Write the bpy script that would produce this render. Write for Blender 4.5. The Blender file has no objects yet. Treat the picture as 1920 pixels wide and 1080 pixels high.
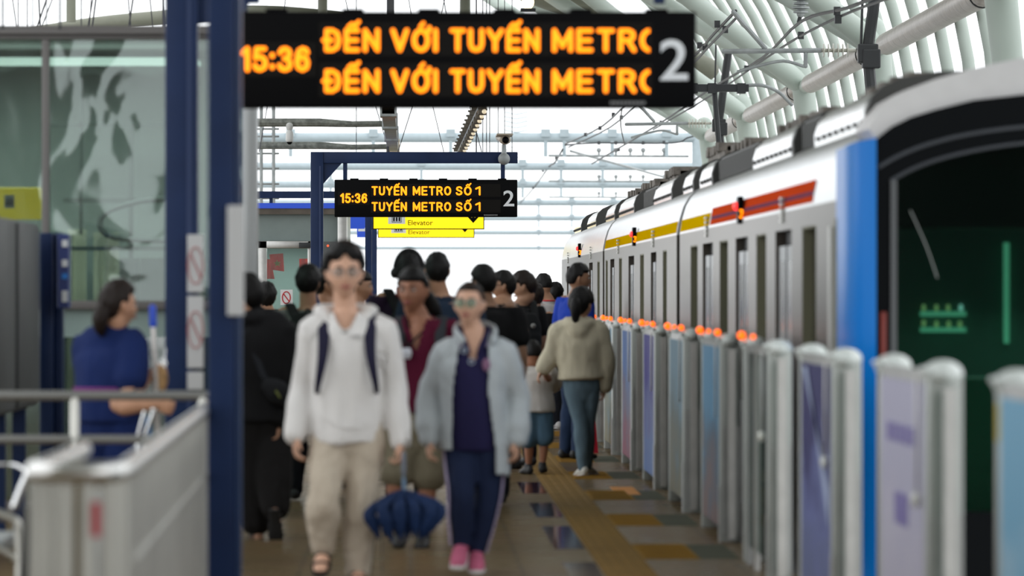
import bpy, bmesh, math, random
from mathutils import Vector, Matrix, noise

random.seed(7)
SC = bpy.context.scene
COL = SC.collection
PI = math.pi
R = math.radians

# ------------------------------------------------------------------ camera, sky, exposure
F = 11280.0                      # focal length in pixels of a 1920 px wide frame (about a 210 mm lens)
CAM_H = 1.5                      # the camera is held at 1.5 m; the platform runs along +Y
cam = bpy.data.cameras.new('camera')
cam.sensor_width = 36.0
cam.lens = F / 1920.0 * 36.0
cam.clip_start = 0.5
cam.clip_end = 3000
cam.dof.use_dof = True
cam.dof.focus_distance = 88.0
cam.dof.aperture_fstop = 4.0
cam_ob = bpy.data.objects.new('camera', cam)
cam_ob.location = (0, 0, CAM_H)
cam_ob.rotation_euler = (PI / 2 + math.atan(9 / F), 0, -math.atan(190 / F))
COL.objects.link(cam_ob)
SC.camera = cam_ob

world = bpy.data.worlds.new('overcast_sky')
SC.world = world
world.use_nodes = True
wn, wl = world.node_tree.nodes, world.node_tree.links
wn.clear()
w_out = wn.new('ShaderNodeOutputWorld')
w_bg = wn.new('ShaderNodeBackground')
w_tc = wn.new('ShaderNodeTexCoord')
w_sep = wn.new('ShaderNodeSeparateXYZ')
w_ramp = wn.new('ShaderNodeValToRGB')
w_ramp.color_ramp.elements[0].position = 0.44
w_ramp.color_ramp.elements[0].color = (0.30, 0.31, 0.30, 1)
w_ramp.color_ramp.elements[1].position = 0.492
w_ramp.color_ramp.elements[1].color = (0.95, 0.98, 1.0, 1)
w_map = wn.new('ShaderNodeMapRange')
w_map.inputs['From Min'].default_value = -1
w_map.inputs['From Max'].default_value = 1
wl.new(w_tc.outputs['Generated'], w_sep.inputs[0])
wl.new(w_sep.outputs['Z'], w_map.inputs['Value'])
wl.new(w_map.outputs[0], w_ramp.inputs[0])
wl.new(w_ramp.outputs[0], w_bg.inputs['Color'])
w_bg.inputs['Strength'].default_value = 1.0
wl.new(w_bg.outputs[0], w_out.inputs['Surface'])

SC.view_settings.view_transform = 'Standard'
SC.view_settings.look = 'None'
SC.view_settings.gamma = 1.0
SC.view_settings.use_curve_mapping = False
SC.view_settings.exposure = 0.92
SC.cycles.max_bounces = 6
SC.cycles.diffuse_bounces = 3
SC.cycles.glossy_bounces = 3
SC.cycles.transparent_max_bounces = 12
SC.cycles.caustics_reflective = False
SC.cycles.caustics_refractive = False


def W(px, py, Y):
    """The point at depth Y that the photograph shows at (px, py)."""
    return Vector(((px - 770) * Y / F, Y, CAM_H + (549 - py) * Y / F))


def XX(px, Y):
    return (px - 770) * Y / F


def ZZ(py, Y):
    return CAM_H + (549 - py) * Y / F


# ------------------------------------------------------------------ materials
MATS = {}


def mat(name, col, rough=0.6, metal=0.0, emit=None, estr=0.0, bump=0.0, bscale=40.0, var=0.0, vscale=6.0,
        spec=0.5, aniso=None, coat=0.0, stretch=(1, 1, 1)):
    if name in MATS:
        return MATS[name]
    m = bpy.data.materials.new(name)
    m.use_nodes = True
    n, l = m.node_tree.nodes, m.node_tree.links
    b = n['Principled BSDF']
    b.inputs['Base Color'].default_value = (*col, 1)
    b.inputs['Roughness'].default_value = rough
    b.inputs['Metallic'].default_value = metal
    b.inputs['Specular IOR Level'].default_value = spec
    b.inputs['Coat Weight'].default_value = coat
    if emit:
        b.inputs['Emission Color'].default_value = (*emit, 1)
        b.inputs['Emission Strength'].default_value = estr
    if var or bump:
        tc = n.new('ShaderNodeTexCoord')
        mp = n.new('ShaderNodeMapping')
        mp.inputs['Scale'].default_value = stretch
        l.new(tc.outputs['Object'], mp.inputs[0])
    if var:
        t = n.new('ShaderNodeTexNoise')
        t.inputs['Scale'].default_value = vscale
        t.inputs['Detail'].default_value = 4
        l.new(mp.outputs[0], t.inputs['Vector'])
        r = n.new('ShaderNodeValToRGB')
        r.color_ramp.elements[0].position = 0.3
        r.color_ramp.elements[1].position = 0.7
        r.color_ramp.elements[0].color = (*[max(0, c * (1 - var)) for c in col], 1)
        r.color_ramp.elements[1].color = (*[min(1, c * (1 + var)) for c in col], 1)
        l.new(t.outputs['Fac'], r.inputs[0])
        l.new(r.outputs[0], b.inputs['Base Color'])
    if bump:
        t2 = n.new('ShaderNodeTexNoise')
        t2.inputs['Scale'].default_value = bscale
        t2.inputs['Detail'].default_value = 3
        l.new(mp.outputs[0], t2.inputs['Vector'])
        bp = n.new('ShaderNodeBump')
        bp.inputs['Strength'].default_value = bump
        bp.inputs['Distance'].default_value = 0.02
        l.new(t2.outputs['Fac'], bp.inputs['Height'])
        l.new(bp.outputs[0], b.inputs['Normal'])
    MATS[name] = m
    return m


def glass_mat(name, tint, refl=0.3, rough=0.03, warp=0.0, wscale=1.0, rcol=(0.9, 0.95, 0.93)):
    """Tinted sheet glass: part see-through, part mirror, with the slight waviness of tempered sheets."""
    if name in MATS:
        return MATS[name]
    m = bpy.data.materials.new(name)
    m.use_nodes = True
    n, l = m.node_tree.nodes, m.node_tree.links
    n.clear()
    out = n.new('ShaderNodeOutputMaterial')
    mix = n.new('ShaderNodeMixShader')
    tr = n.new('ShaderNodeBsdfTransparent')
    gl = n.new('ShaderNodeBsdfGlossy')
    tr.inputs['Color'].default_value = (*tint, 1)
    gl.inputs['Color'].default_value = (*rcol, 1)
    gl.inputs['Roughness'].default_value = rough
    mix.inputs[0].default_value = refl
    l.new(tr.outputs[0], mix.inputs[1])
    l.new(gl.outputs[0], mix.inputs[2])
    l.new(mix.outputs[0], out.inputs['Surface'])
    if warp:
        tc = n.new('ShaderNodeTexCoord')
        t = n.new('ShaderNodeTexNoise')
        t.inputs['Scale'].default_value = wscale
        t.inputs['Detail'].default_value = 1.5
        t.inputs['Distortion'].default_value = 1.2
        bp = n.new('ShaderNodeBump')
        bp.inputs['Strength'].default_value = 1.0
        bp.inputs['Distance'].default_value = warp
        l.new(tc.outputs['Object'], t.inputs['Vector'])
        l.new(t.outputs['Fac'], bp.inputs['Height'])
        l.new(bp.outputs[0], gl.inputs['Normal'])
    MATS[name] = m
    return m


def gloss_mat(name, col, rough=0.3, diff=0.3):
    """Painted reflection colour: a tinted gloss over a matt base of the same colour."""
    m = bpy.data.materials.new(name)
    m.use_nodes = True
    n, l = m.node_tree.nodes, m.node_tree.links
    n.clear()
    out, mix, d, g = n.new('ShaderNodeOutputMaterial'), n.new('ShaderNodeMixShader'), n.new('ShaderNodeBsdfDiffuse'), n.new('ShaderNodeBsdfGlossy')
    d.inputs['Color'].default_value = (*col, 1)
    g.inputs['Color'].default_value = (*col, 1)
    g.inputs['Roughness'].default_value = rough
    mix.inputs[0].default_value = 1 - diff
    l.new(d.outputs[0], mix.inputs[1])
    l.new(g.outputs[0], mix.inputs[2])
    l.new(mix.outputs[0], out.inputs['Surface'])
    MATS[name] = m
    return m


def tile_mat(name, c1, c2, grout, sx, sy, rough=0.25):
    m = bpy.data.materials.new(name)
    m.use_nodes = True
    n, l = m.node_tree.nodes, m.node_tree.links
    b = n['Principled BSDF']
    tc = n.new('ShaderNodeTexCoord')
    br = n.new('ShaderNodeTexBrick')
    br.offset = 0.0
    br.inputs['Scale'].default_value = 1.0
    br.inputs['Brick Width'].default_value = sx
    br.inputs['Row Height'].default_value = sy
    br.inputs['Mortar Size'].default_value = 0.006
    br.inputs['Mortar Smooth'].default_value = 0.2
    br.inputs['Bias'].default_value = 0.0
    br.inputs['Color1'].default_value = (*c1, 1)
    br.inputs['Color2'].default_value = (*c2, 1)
    br.inputs['Mortar'].default_value = (*grout, 1)
    l.new(tc.outputs['Object'], br.inputs['Vector'])
    t = n.new('ShaderNodeTexNoise')
    t.inputs['Scale'].default_value = 3.0
    t.inputs['Detail'].default_value = 5
    l.new(tc.outputs['Object'], t.inputs['Vector'])
    mx = n.new('ShaderNodeMixRGB')
    mx.blend_type = 'MULTIPLY'
    mx.inputs[0].default_value = 0.25
    l.new(br.outputs['Color'], mx.inputs[1])
    l.new(t.outputs['Color'], mx.inputs[2])
    l.new(mx.outputs[0], b.inputs['Base Color'])
    mr = n.new('ShaderNodeMapRange')
    mr.inputs['To Min'].default_value = rough * 0.8
    mr.inputs['To Max'].default_value = rough * 1.4
    l.new(t.outputs['Fac'], mr.inputs['Value'])
    l.new(mr.outputs[0], b.inputs['Roughness'])
    b.inputs['Specular IOR Level'].default_value = 0.025
    MATS[name] = m
    return m


# ------------------------------------------------------------------ mesh helpers
def box(bm, x0, x1, y0, y1, z0, z1, bev=0.0):
    vs = [bm.verts.new((x, y, z)) for z in (z0, z1) for y in (y0, y1) for x in (x0, x1)]
    fs = []
    for q in ((0, 2, 3, 1), (4, 5, 7, 6), (0, 1, 5, 4), (2, 6, 7, 3), (0, 4, 6, 2), (1, 3, 7, 5)):
        fs.append(bm.faces.new([vs[i] for i in q]))
    if bev:
        es = list({e for f in fs for e in f.edges})
        bmesh.ops.bevel(bm, geom=es, offset=bev, segments=3, profile=0.5, affect='EDGES')


def catmull(pts, k):
    out = []
    n = len(pts)
    for i in range(n - 1):
        p0, p1, p2, p3 = pts[max(i - 1, 0)], pts[i], pts[i + 1], pts[min(i + 2, n - 1)]
        for j in range(k):
            t = j / k
            out.append(0.5 * ((2 * p1) + (p2 - p0) * t + (2 * p0 - 5 * p1 + 4 * p2 - p3) * t * t + (3 * p1 - p0 - 3 * p2 + p3) * t ** 3))
    out.append(pts[-1])
    return out


def limb(bm, pts, rads, side=None, n=14, k=4, cap=True, c0=0.9, c1=0.9):
    """A closed swept solid through pts; every radius is a number or (half width along side, half depth)."""
    pts = [Vector(p) for p in pts]
    rr = [Vector((r, r)) if isinstance(r, (int, float)) else Vector(r) for r in rads]
    if len(pts) > 2 and k > 1:
        P, Q = catmull(pts, k), catmull(rr, k)
    elif k > 1:
        P = [pts[0].lerp(pts[-1], i / k) for i in range(k + 1)]
        Q = [rr[0].lerp(rr[-1], i / k) for i in range(k + 1)]
    else:
        P, Q = pts, rr
    N = len(P)
    T = []
    for i in range(N):
        d = P[min(i + 1, N - 1)] - P[max(i - 1, 0)]
        T.append(d.normalized() if d.length > 1e-9 else Vector((0, 0, 1)))
    ref = Vector(side) if side is not None else (Vector((1, 0, 0)) if abs(T[0].x) < 0.8 else Vector((0, 1, 0)))
    rings = []
    S = []
    for i in range(N):
        if i and side is None:
            ref = S[-1][0]
        a = (ref - T[i] * ref.dot(T[i]))
        a = a.normalized() if a.length > 1e-6 else T[i].orthogonal().normalized()
        b = T[i].cross(a).normalized()
        S.append((a, b))
    seq = []
    if cap:
        for ang in (75, 45, 20):
            m = min(Q[0]) * c0
            seq.append((P[0] - T[0] * m * math.sin(R(ang)), Q[0] * math.cos(R(ang)), S[0]))
    for i in range(N):
        seq.append((P[i], Q[i], S[i]))
    if cap:
        for ang in (20, 45, 75):
            m = min(Q[-1]) * c1
            seq.append((P[-1] + T[-1] * m * math.sin(R(ang)), Q[-1] * math.cos(R(ang)), S[-1]))
    for c, q, (a, b) in seq:
        rings.append([bm.verts.new(c + a * q.x * math.cos(2 * PI * j / n) + b * q.y * math.sin(2 * PI * j / n)) for j in range(n)])
    for u, v in zip(rings, rings[1:]):
        for j in range(n):
            bm.faces.new((u[j], u[(j + 1) % n], v[(j + 1) % n], v[j]))
    bm.faces.new(rings[0][::-1])
    bm.faces.new(rings[-1])


def tube(bm, pts, r, n=8):
    limb(bm, pts, [r] * len(pts), n=n, k=1, cap=False)


def ball(bm, c, rx, ry=None, rz=None, u=14, v=10):
    ry = rx if ry is None else ry
    rz = rx if rz is None else rz
    c = Vector(c)
    rings = []
    for i in range(1, v):
        th = PI * i / v
        rings.append([bm.verts.new(c + Vector((rx * math.sin(th) * math.cos(2 * PI * j / u), ry * math.sin(th) * math.sin(2 * PI * j / u), rz * math.cos(th)))) for j in range(u)])
    top, bot = bm.verts.new(c + Vector((0, 0, rz))), bm.verts.new(c - Vector((0, 0, rz)))
    for a, b in zip(rings, rings[1:]):
        for j in range(u):
            bm.faces.new((a[j], b[j], b[(j + 1) % u], a[(j + 1) % u]))
    for j in range(u):
        bm.faces.new((top, rings[0][j], rings[0][(j + 1) % u]))
        bm.faces.new((bot, rings[-1][(j + 1) % u], rings[-1][j]))


def ring(bm, c, ax, up, ra, rb, r, n=24, m=6, a0=0, a1=2 * PI):
    """Part of an elliptic torus: ra along ax, rb along up."""
    c, ax, up = Vector(c), Vector(ax), Vector(up)
    full = abs(a1 - a0 - 2 * PI) < 1e-6
    pts = [c + ax * ra * math.cos(a0 + (a1 - a0) * i / n) + up * rb * math.sin(a0 + (a1 - a0) * i / n) for i in range(n + (0 if full else 1))]
    if full:
        nor = ax.cross(up).normalized()
        rs = []
        for p in pts:
            d = (p - c).normalized()
            rs.append([bm.verts.new(p + d * r * math.cos(2 * PI * j / m) + nor * r * math.sin(2 * PI * j / m)) for j in range(m)])
        for i in range(n):
            u, v = rs[i], rs[(i + 1) % n]
            for j in range(m):
                bm.faces.new((u[j], v[j], v[(j + 1) % m], u[(j + 1) % m]))
    else:
        tube(bm, pts, r, m)


def prism(bm, poly, y0, y1):
    """Extrude an outline of (x, z) points from y0 to y1."""
    a = [bm.verts.new((x, y0, z)) for x, z in poly]
    b = [bm.verts.new((x, y1, z)) for x, z in poly]
    n = len(poly)
    bm.faces.new(a)
    bm.faces.new(b[::-1])
    for i in range(n):
        bm.faces.new((a[i], b[i], b[(i + 1) % n], a[(i + 1) % n]))


def new_bm():
    return bmesh.new()


def finish(bm, name, m, smooth=False):
    bmesh.ops.recalc_face_normals(bm, faces=bm.faces)
    me = bpy.data.meshes.new(name)
    bm.to_mesh(me)
    bm.free()
    me.materials.append(m)
    if smooth:
        me.polygons.foreach_set('use_smooth', [True] * len(me.polygons))
        try:
            me.set_sharp_from_angle(angle=R(smooth if smooth is not True else 50))
        except Exception:
            pass
    return me


def origin_of(o):
    p = Vector((0, 0, 0))
    while o is not None:
        p += o.location
        o = o.parent
    return p


def link_mesh(name, me, parent=None, loc=None):
    o = bpy.data.objects.new(name, me)
    COL.objects.link(o)
    if parent is not None:
        me.transform(Matrix.Translation(-origin_of(parent)))
        o.parent = parent
    elif loc is not None:
        me.transform(Matrix.Translation(-Vector(loc)))
        o.location = loc
    return o


def part(name, bm, m, parent, smooth=False, label=None):
    o = link_mesh(name, finish(bm, name, m, smooth), parent)
    if label:
        o['label'] = label
    return o


def tag(o, label, cat, group=None, kind=None):
    o['label'] = label
    o['category'] = cat
    if group:
        o['group'] = group
    if kind:
        o['kind'] = kind
    return o


def thing(name, loc, label, cat, group=None, kind=None):
    o = bpy.data.objects.new(name, None)
    COL.objects.link(o)
    o.location = loc
    o.empty_display_size = 0.1
    return tag(o, label, cat, group, kind)


def solid(name, bm, m, label, cat, loc=(0, 0, 0), group=None, kind=None, smooth=False):
    return tag(link_mesh(name, finish(bm, name, m, smooth), None, loc), label, cat, group, kind)


def copy_tree(o, parent=None):
    c = o.copy()
    COL.objects.link(c)
    if parent is not None:
        c.parent = parent
    for ch in list(o.children):
        copy_tree(ch, c)
    return c


def boxpart(name, parent, m, *b, bev=0.0, label=None):
    bm = new_bm()
    box(bm, *b, bev=bev)
    return part(name, bm, m, parent, smooth=30 if bev else False, label=label)


def text_mesh(body, m, x0, x1, z0, z1, y, depth=0.004, bold=0.0, cut=None, fit_ref=None, face=-1):
    """Lettering as a mesh in the plane Y = y facing the camera end of the platform, fitted to a rectangle (cap height)."""
    cu = bpy.data.curves.new('lettering', 'FONT')
    cu.body = body
    cu.offset = bold
    cu.extrude = 0.5
    cu.space_character = 1.1 if bold else 1.0
    cu.resolution_u = 4
    ob = bpy.data.objects.new('lettering', cu)
    COL.objects.link(ob)
    dg = bpy.context.evaluated_depsgraph_get()
    me = bpy.data.meshes.new_from_object(ob.evaluated_get(dg))
    bpy.data.objects.remove(ob)
    bpy.data.curves.remove(cu)
    xs = [v.co.x for v in me.vertices]
    ax0, ax1 = min(xs), max(xs)
    cap = 0.729
    for v in me.vertices:
        x, yy, z = v.co
        v.co = (x0 + (x - ax0) / (ax1 - ax0) * (x1 - x0), y + face * depth * (0.5 + z), z0 + yy / cap * (z1 - z0))
    bm = new_bm()
    bm.from_mesh(me)
    bpy.data.meshes.remove(me)
    if cut is not None:
        bmesh.ops.bisect_plane(bm, geom=bm.verts[:] + bm.edges[:] + bm.faces[:], plane_co=(cut, 0, 0), plane_no=(1, 0, 0), clear_outer=True)
    return bm



def stroke_glyphs():
    ell = lambda w: [(w / 2 + w / 2 * math.sin(2 * PI * i / 20), .5 + .5 * math.cos(2 * PI * i / 20)) for i in range(21)]
    E = [[(0, 0), (0, 1), (.60, 1)], [(0, .5), (.55, .5)], [(0, 0), (.60, 0)]]
    D = [[(0, 0), (0, 1), (.3, 1), (.55, .86), (.65, .5), (.55, .14), (.3, 0), (0, 0)]]
    hat = [[(.12, 1.20), (.30, 1.34), (.48, 1.20)], [(.52, 1.32), (.66, 1.46)]]
    O = [ell(.74)]
    g = {'E': (.60, E), 'Ế': (.60, E + hat), 'D': (.65, D), 'Đ': (.65, D + [[(-.16, .5), (.26, .5)]]), 'N': (.66, [[(0, 0), (0, 1), (.66, 0), (.66, 1)]]),
         'V': (.74, [[(0, 1), (.37, 0), (.74, 1)]]), 'O': (.74, O), 'Ố': (.74, O + [[(x + .08, z) for x, z in q] for q in hat]),
         'Ớ': (.76, O + [[(.64, .9), (.82, .98), (.82, 1.14)], [(.34, 1.2), (.5, 1.38)]]), 'I': (.02, [[(0, 0), (0, 1)]]),
         'T': (.66, [[(0, 1), (.66, 1)], [(.33, 1), (.33, 0)]]), 'U': (.64, [[(0, 1), (0, .3), (.1, .07), (.32, 0), (.54, .07), (.64, .3), (.64, 1)]]),
         'Y': (.72, [[(0, 1), (.36, .48), (.72, 1)], [(.36, .48), (.36, 0)]]), 'M': (.80, [[(0, 0), (0, 1), (.4, .2), (.8, 1), (.8, 0)]]),
         'R': (.66, [[(0, 0), (0, 1), (.4, 1), (.58, .9), (.62, .74), (.56, .58), (.4, .5), (0, .5)], [(.36, .5), (.66, 0)]]),
         'S': (.62, [[(.6, .82), (.5, .96), (.32, 1), (.1, .93), (.03, .76), (.12, .6), (.32, .52), (.52, .43), (.62, .26), (.54, .08), (.32, 0), (.1, .05), (0, .2)]]),
         '1': (.30, [[(.0, .78), (.28, 1), (.28, 0)]]), ':': (.02, [[(0, .12), (0, .16)], [(0, .66), (0, .70)]]),
         '5': (.58, [[(.54, 1), (.1, 1), (.05, .55), (.2, .62), (.38, .6), (.55, .48), (.6, .3), (.52, .1), (.3, 0), (.1, .05), (0, .2)]]),
         '3': (.58, [[(.03, .82), (.15, .97), (.32, 1), (.5, .93), (.56, .76), (.48, .58), (.28, .53), (.5, .46), (.6, .28), (.52, .08), (.3, 0), (.1, .05), (0, .2)]]),
         '6': (.58, [[(.56, .82), (.48, .96), (.3, 1), (.12, .9), (.03, .65), (0, .35), (.08, .1), (.3, 0), (.52, .1), (.58, .32), (.5, .54), (.3, .62), (.1, .52), (.02, .35)]])}
    return g


GLYPHS = stroke_glyphs()


def led_word(body, x0, x1, z0, h, y, t=0.19, cut=None):
    """A word of rounded strokes like lit LED rows, fitted between x0 and x1 with cap height h."""
    gap = 0.40
    total = sum(GLYPHS[c][0] for c in body) + gap * (len(body) - 1)
    r = t * h / 2
    sx = (x1 - x0 - 2 * r) / max(total, .01)
    bm = new_bm()
    x = 0
    for c in body:
        w, st = GLYPHS[c]
        for q in st:
            rr = r * (0.8 if min(z for _, z in q) > 1.05 else 1)
            pts = [Vector((x0 + r + (x + a) * sx, y, z0 + r + b * (h - 2 * r))) for a, b in q]
            for p_, q_ in zip(pts, pts[1:]):
                limb(bm, [p_, q_], [rr, rr], n=10, k=1, c0=1.0, c1=1.0)
        x += w + gap
    for v in bm.verts:
        v.co.y = y + (v.co.y - y) * 0.25
    if cut is not None:
        bmesh.ops.bisect_plane(bm, geom=bm.verts[:] + bm.edges[:] + bm.faces[:], plane_co=(cut, 0, 0), plane_no=(1, 0, 0), clear_outer=True)
    return bm


# palette
BLUE = mat('blue_paint', (0.008, 0.022, 0.075), 0.45, spec=0.25, var=0.15, vscale=3)
STEEL = mat('brushed_steel', (0.52, 0.51, 0.49), 0.33, 1.0, var=0.08, vscale=8)
STEEL_DULL = mat('dull_steel', (0.42, 0.42, 0.41), 0.45, 0.9, var=0.12, vscale=5)
BLACK = mat('black_plastic', (0.003, 0.003, 0.0035), 0.5, spec=0.06)
LEDBACK = mat('led_matrix', (0.011, 0.010, 0.009), 0.6, spec=0.06, bump=0.1, bscale=300)
ORANGE = mat('led_orange', (0.2, 0.05, 0.0), 0.5, emit=(1.0, 0.215, 0.0), estr=1.5)
WHITE_SIGN = mat('white_print', (0.8, 0.82, 0.84), 0.5)
YELLOW = mat('yellow_sign', (0.85, 0.62, 0.0), 0.4, emit=(1.0, 0.72, 0.0), estr=0.45)
SIGNBLUE = mat('blue_sign', (0.02, 0.07, 0.42), 0.4, emit=(0.01, 0.05, 0.5), estr=0.25)
GALV = mat('galvanised_steel', (0.33, 0.35, 0.35), 0.55, 0.4, var=0.2, vscale=6)
FARPIPE = mat('pale_blue_grey_paint', (0.40, 0.47, 0.50), 0.6, var=0.05)
VAULT = mat('pale_green_white_paint', (0.44, 0.50, 0.45), 0.5, var=0.05, vscale=1.5)
DARKMETAL = mat('dark_metal', (0.03, 0.032, 0.034), 0.5, 0.3)
CREAM = mat('cream_blind', (0.62, 0.6, 0.48), 0.8)

# ================================================================== SETTING: floor, roof, vault
bm = new_bm()
box(bm, -4.85, 2.05, -40.0, 132.0, -0.35, 0.0)
FLOOR = tile_mat('platform_tiles', (0.178, 0.124, 0.064), (0.164, 0.115, 0.060), (0.075, 0.058, 0.04), 0.6, 0.6, 0.26)
solid('floor', bm, FLOOR, 'beige tiled station platform floor', 'floor', kind='structure')

TACT = mat('tactile_tile', (0.215, 0.130, 0.040), 0.7, var=0.15, vscale=4, spec=0.04)
TACT2 = mat('tactile_tile_ochre', (0.27, 0.15, 0.028), 0.7, var=0.15, vscale=4, spec=0.04)
DARKTILE = mat('dark_green_tile', (0.085, 0.09, 0.065), 0.6, var=0.15, spec=0.04)
bm = new_bm()
box(bm, 1.03, 1.31, 5, 131, 0.0, 0.003)
for i in range(4):
    x = 1.055 + i * 0.07
    box(bm, x, x + 0.035, 5, 131, 0.003, 0.008)
solid('tactile_strip', bm, TACT, 'long ribbed yellow-brown tactile strip running along the platform', 'tactile paving', kind='structure')
PITCH = 4.85
for i in range(8):
    y0 = 33.85 + i * PITCH - PITCH
    bm = new_bm()
    box(bm, 1.31, 1.63, y0, y0 + 1.95, 0.0, 0.003)
    for k in range(8):
        box(bm, 1.33, 1.61, y0 + 0.08 + k * 0.24, y0 + 0.2 + k * 0.24, 0.003, 0.008)
    solid('tactile_branch', bm, TACT2, 'short ochre tactile strip branching to a platform gate', 'tactile paving', group='tactile branches to the gates', kind='structure')
    bm = new_bm()
    box(bm, 1.63, 1.86, y0, y0 + 1.95, 0.0, 0.002)
    solid('dark_tile_band', bm, DARKTILE, 'dark green tile band at a platform gate', 'floor tile', group='dark tile bands', kind='structure')

PURPLE = mat('purple_floor_sticker', (0.075, 0.03, 0.055), 0.07, spec=0.8)
ORSTK = mat('orange_floor_sticker', (0.60, 0.22, 0.01), 0.5)
for i, (ya, yb) in enumerate(((30.3, 33.4), (35.2, 38.6), (40.2, 42.9), (44.9, 47.6))):
    bm = new_bm()
    box(bm, 0.84, 1.02, ya, yb, 0.0, 0.003)
    solid('floor_sticker', bm, PURPLE, ['glossy purple floor sticker nearest the camera beside the tactile strip',
                                        'glossy purple floor sticker with the biggest white glare beside the tactile strip',
                                        'glossy purple floor sticker third from the camera beside the tactile strip',
                                        'glossy purple floor sticker just in front of the small boy'][i], 'sticker', group='purple floor stickers')
bm = new_bm()
box(bm, 1.535, 1.71, 44.6, 46.4, 0.0, 0.004)
solid('orange_marker', bm, ORSTK, 'small orange marker on the floor beside an ochre tactile branch', 'sticker', loc=(1.55, 45.2, 0))

# vault: ribs over the far track, joined by a long pipe, and the closed roof above
VCX, VCZ, VR = 0.68, 3.58, 6.5


def vpt(deg, y, r=VR):
    return Vector((VCX + r * math.cos(R(deg)), y, VCZ + r * math.sin(R(deg))))


bm = new_bm()
seg = 18
for y0, y1, a0, a1 in ((-35, 141, 49, 131), (-35, 14, 131, 215)):  # second span is an unseen side closure, added to block light
    A = [vpt(a0 + (a1 - a0) * i / seg, y0, 6.75) for i in range(seg + 1)]
    prof = [(p.x, p.z) for p in A] + [(p.x, p.z) for p in [vpt(a1 - (a1 - a0) * i / seg, y0, 7.0) for i in range(seg + 1)]]
    prism(bm, prof, y0, y1)
solid('ceiling', bm, mat('roof_panel', (0.5, 0.52, 0.48), 0.6, var=0.1), 'curved closed station roof panel over the platform with an added light-blocking left side', 'roof', kind='structure')

WALLM = mat('added_wall_grey', (0.22, 0.23, 0.22), 0.7)
bm = new_bm()
box(bm, 7.35, 7.5, -35, -8, -2, 9.5)  # unseen wall added to cut light from the right
solid('added_wall_right', bm, WALLM, 'unseen grey wall added behind the camera to cut side light', 'wall', kind='structure')

bm = new_bm()
for i in range(6):
    limb(bm, [vpt(49.5, -20, 6.68), vpt(49.5, 140.5, 6.68)], [0.10, 0.10], k=1, n=10)
    break
for i in range(46):
    y = 70 + i * 1.55
    p = vpt(48.5, y, 6.6)
    box(bm, p.x - 0.16, p.x + 0.02, y - 0.02, y + 0.02, p.z - 0.14, p.z + 0.08)
solid('eave_beam', bm, VAULT, 'pale eave beam with toothed brackets along the top of the ribs', 'beam', kind='structure')

rib0 = None
for i in range(41):
    y = 18.5 + i * 3.05
    if rib0 is None:
        bm = new_bm()
        limb(bm, [vpt(-22 + 71 * k / 14, 0, 6.77) for k in range(15)], [(0.085, 0.085)] * 15, side=(0, 1, 0), n=12, k=1, cap=False)
        rib0 = solid('vault_rib', bm, VAULT, 'curved white tubular rib in the long row beyond the train', 'rib', group='white vault ribs beyond the train', smooth=True)
        rib0.location = (0, y, 0)
    else:
        c = rib0.copy()
        COL.objects.link(c)
        c.location = (0, y, 0)

NODES = [53, 71, 89.7, 106.5, 125, 141]
FOIL = mat('foil_wrap', (0.46, 0.42, 0.385), 0.4, 0.45, bump=1.0, bscale=6, stretch=(1, 3, 1), var=0.2, vscale=5)
NX, NZ = 6.98, 5.15
pipe0 = None
for a, b in zip(NODES, NODES[1:]):
    bm = new_bm()
    limb(bm, [(NX, a + 2.2, NZ), (NX, b - 1.6, NZ)], [0.165, 0.165], n=16, k=1)
    o = solid('foil_pipe', bm, FOIL, {53: 'silvery foil-wrapped pipe length nearest the camera, above the train front', 71: 'silvery foil-wrapped pipe length, second one from the camera',
                                      89.7: 'silvery foil-wrapped pipe length right beside the black mast head', 106.5: 'silvery foil-wrapped pipe length, second one from the far end',
                                      125: 'silvery foil-wrapped pipe length at the far end of the ribs'}[a], 'pipe', loc=(NX, a + 2.2, NZ), group='foil wrapped pipe lengths', smooth=True)
    bm = new_bm()
    ring(bm, (NX, a + 2.3, NZ), (1, 0, 0), (0, 0, 1), 0.17, 0.17, 0.012)
    part('pipe_band', bm, DARKMETAL, o)
for j, y in enumerate(NODES[1:]):
    t = thing('branching_column', (NX, y, 3.0), ['white branching roof column nearest the camera, beside the black mast', 'white branching roof column whose arms meet behind the rear-most insulator rod',
              'white branching roof column in the middle of the rib row', 'white branching roof column just behind the far black mast', 'white branching roof column at the far end of the ribs'][j],
              'column', group='branching roof columns')
    bm = new_bm()
    limb(bm, [(NX + 0.15, y, 1.2), (NX + 0.15, y, 3.2), (NX, y, NZ - 0.2), (NX - 0.1, y, NZ + 0.3)], [0.16, 0.17, 0.2, 0.2], n=16)
    part('shaft', bm, VAULT, t, True)
    for sgn in (-1, 1):
        bm = new_bm()
        limb(bm, [(NX - 0.05, y, NZ + 0.05), (NX - 0.9, y + sgn * 0.9, NZ + 0.62), (NX - 2.6, y + sgn * 3.0, NZ + 1.75), (1.4, y + sgn * 6.5, 9.1)], [0.19, 0.17, 0.16, 0.15], n=16)
        part('arm', bm, VAULT, t, True)
    bm = new_bm()
    limb(bm, [(NX, y - 1.2, NZ), (NX, y + 1.4, NZ)], [0.12, 0.12], n=14, k=1)
    part('joint_pipe', bm, VAULT, t, True)

# arches seen through the bright gap above the signs
ARCH = mat('olive_grey_paint', (0.185, 0.19, 0.145), 0.55, var=0.06)


def arch(pxs, Y, r, label):
    bm = new_bm()
    limb(bm, [W(a, b, Y) for a, b in pxs], [r] * len(pxs), n=14, k=5)
    return solid('roof_arch', bm, ARCH, label, 'arch', loc=W(*pxs[0], Y), smooth=True)


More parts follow.
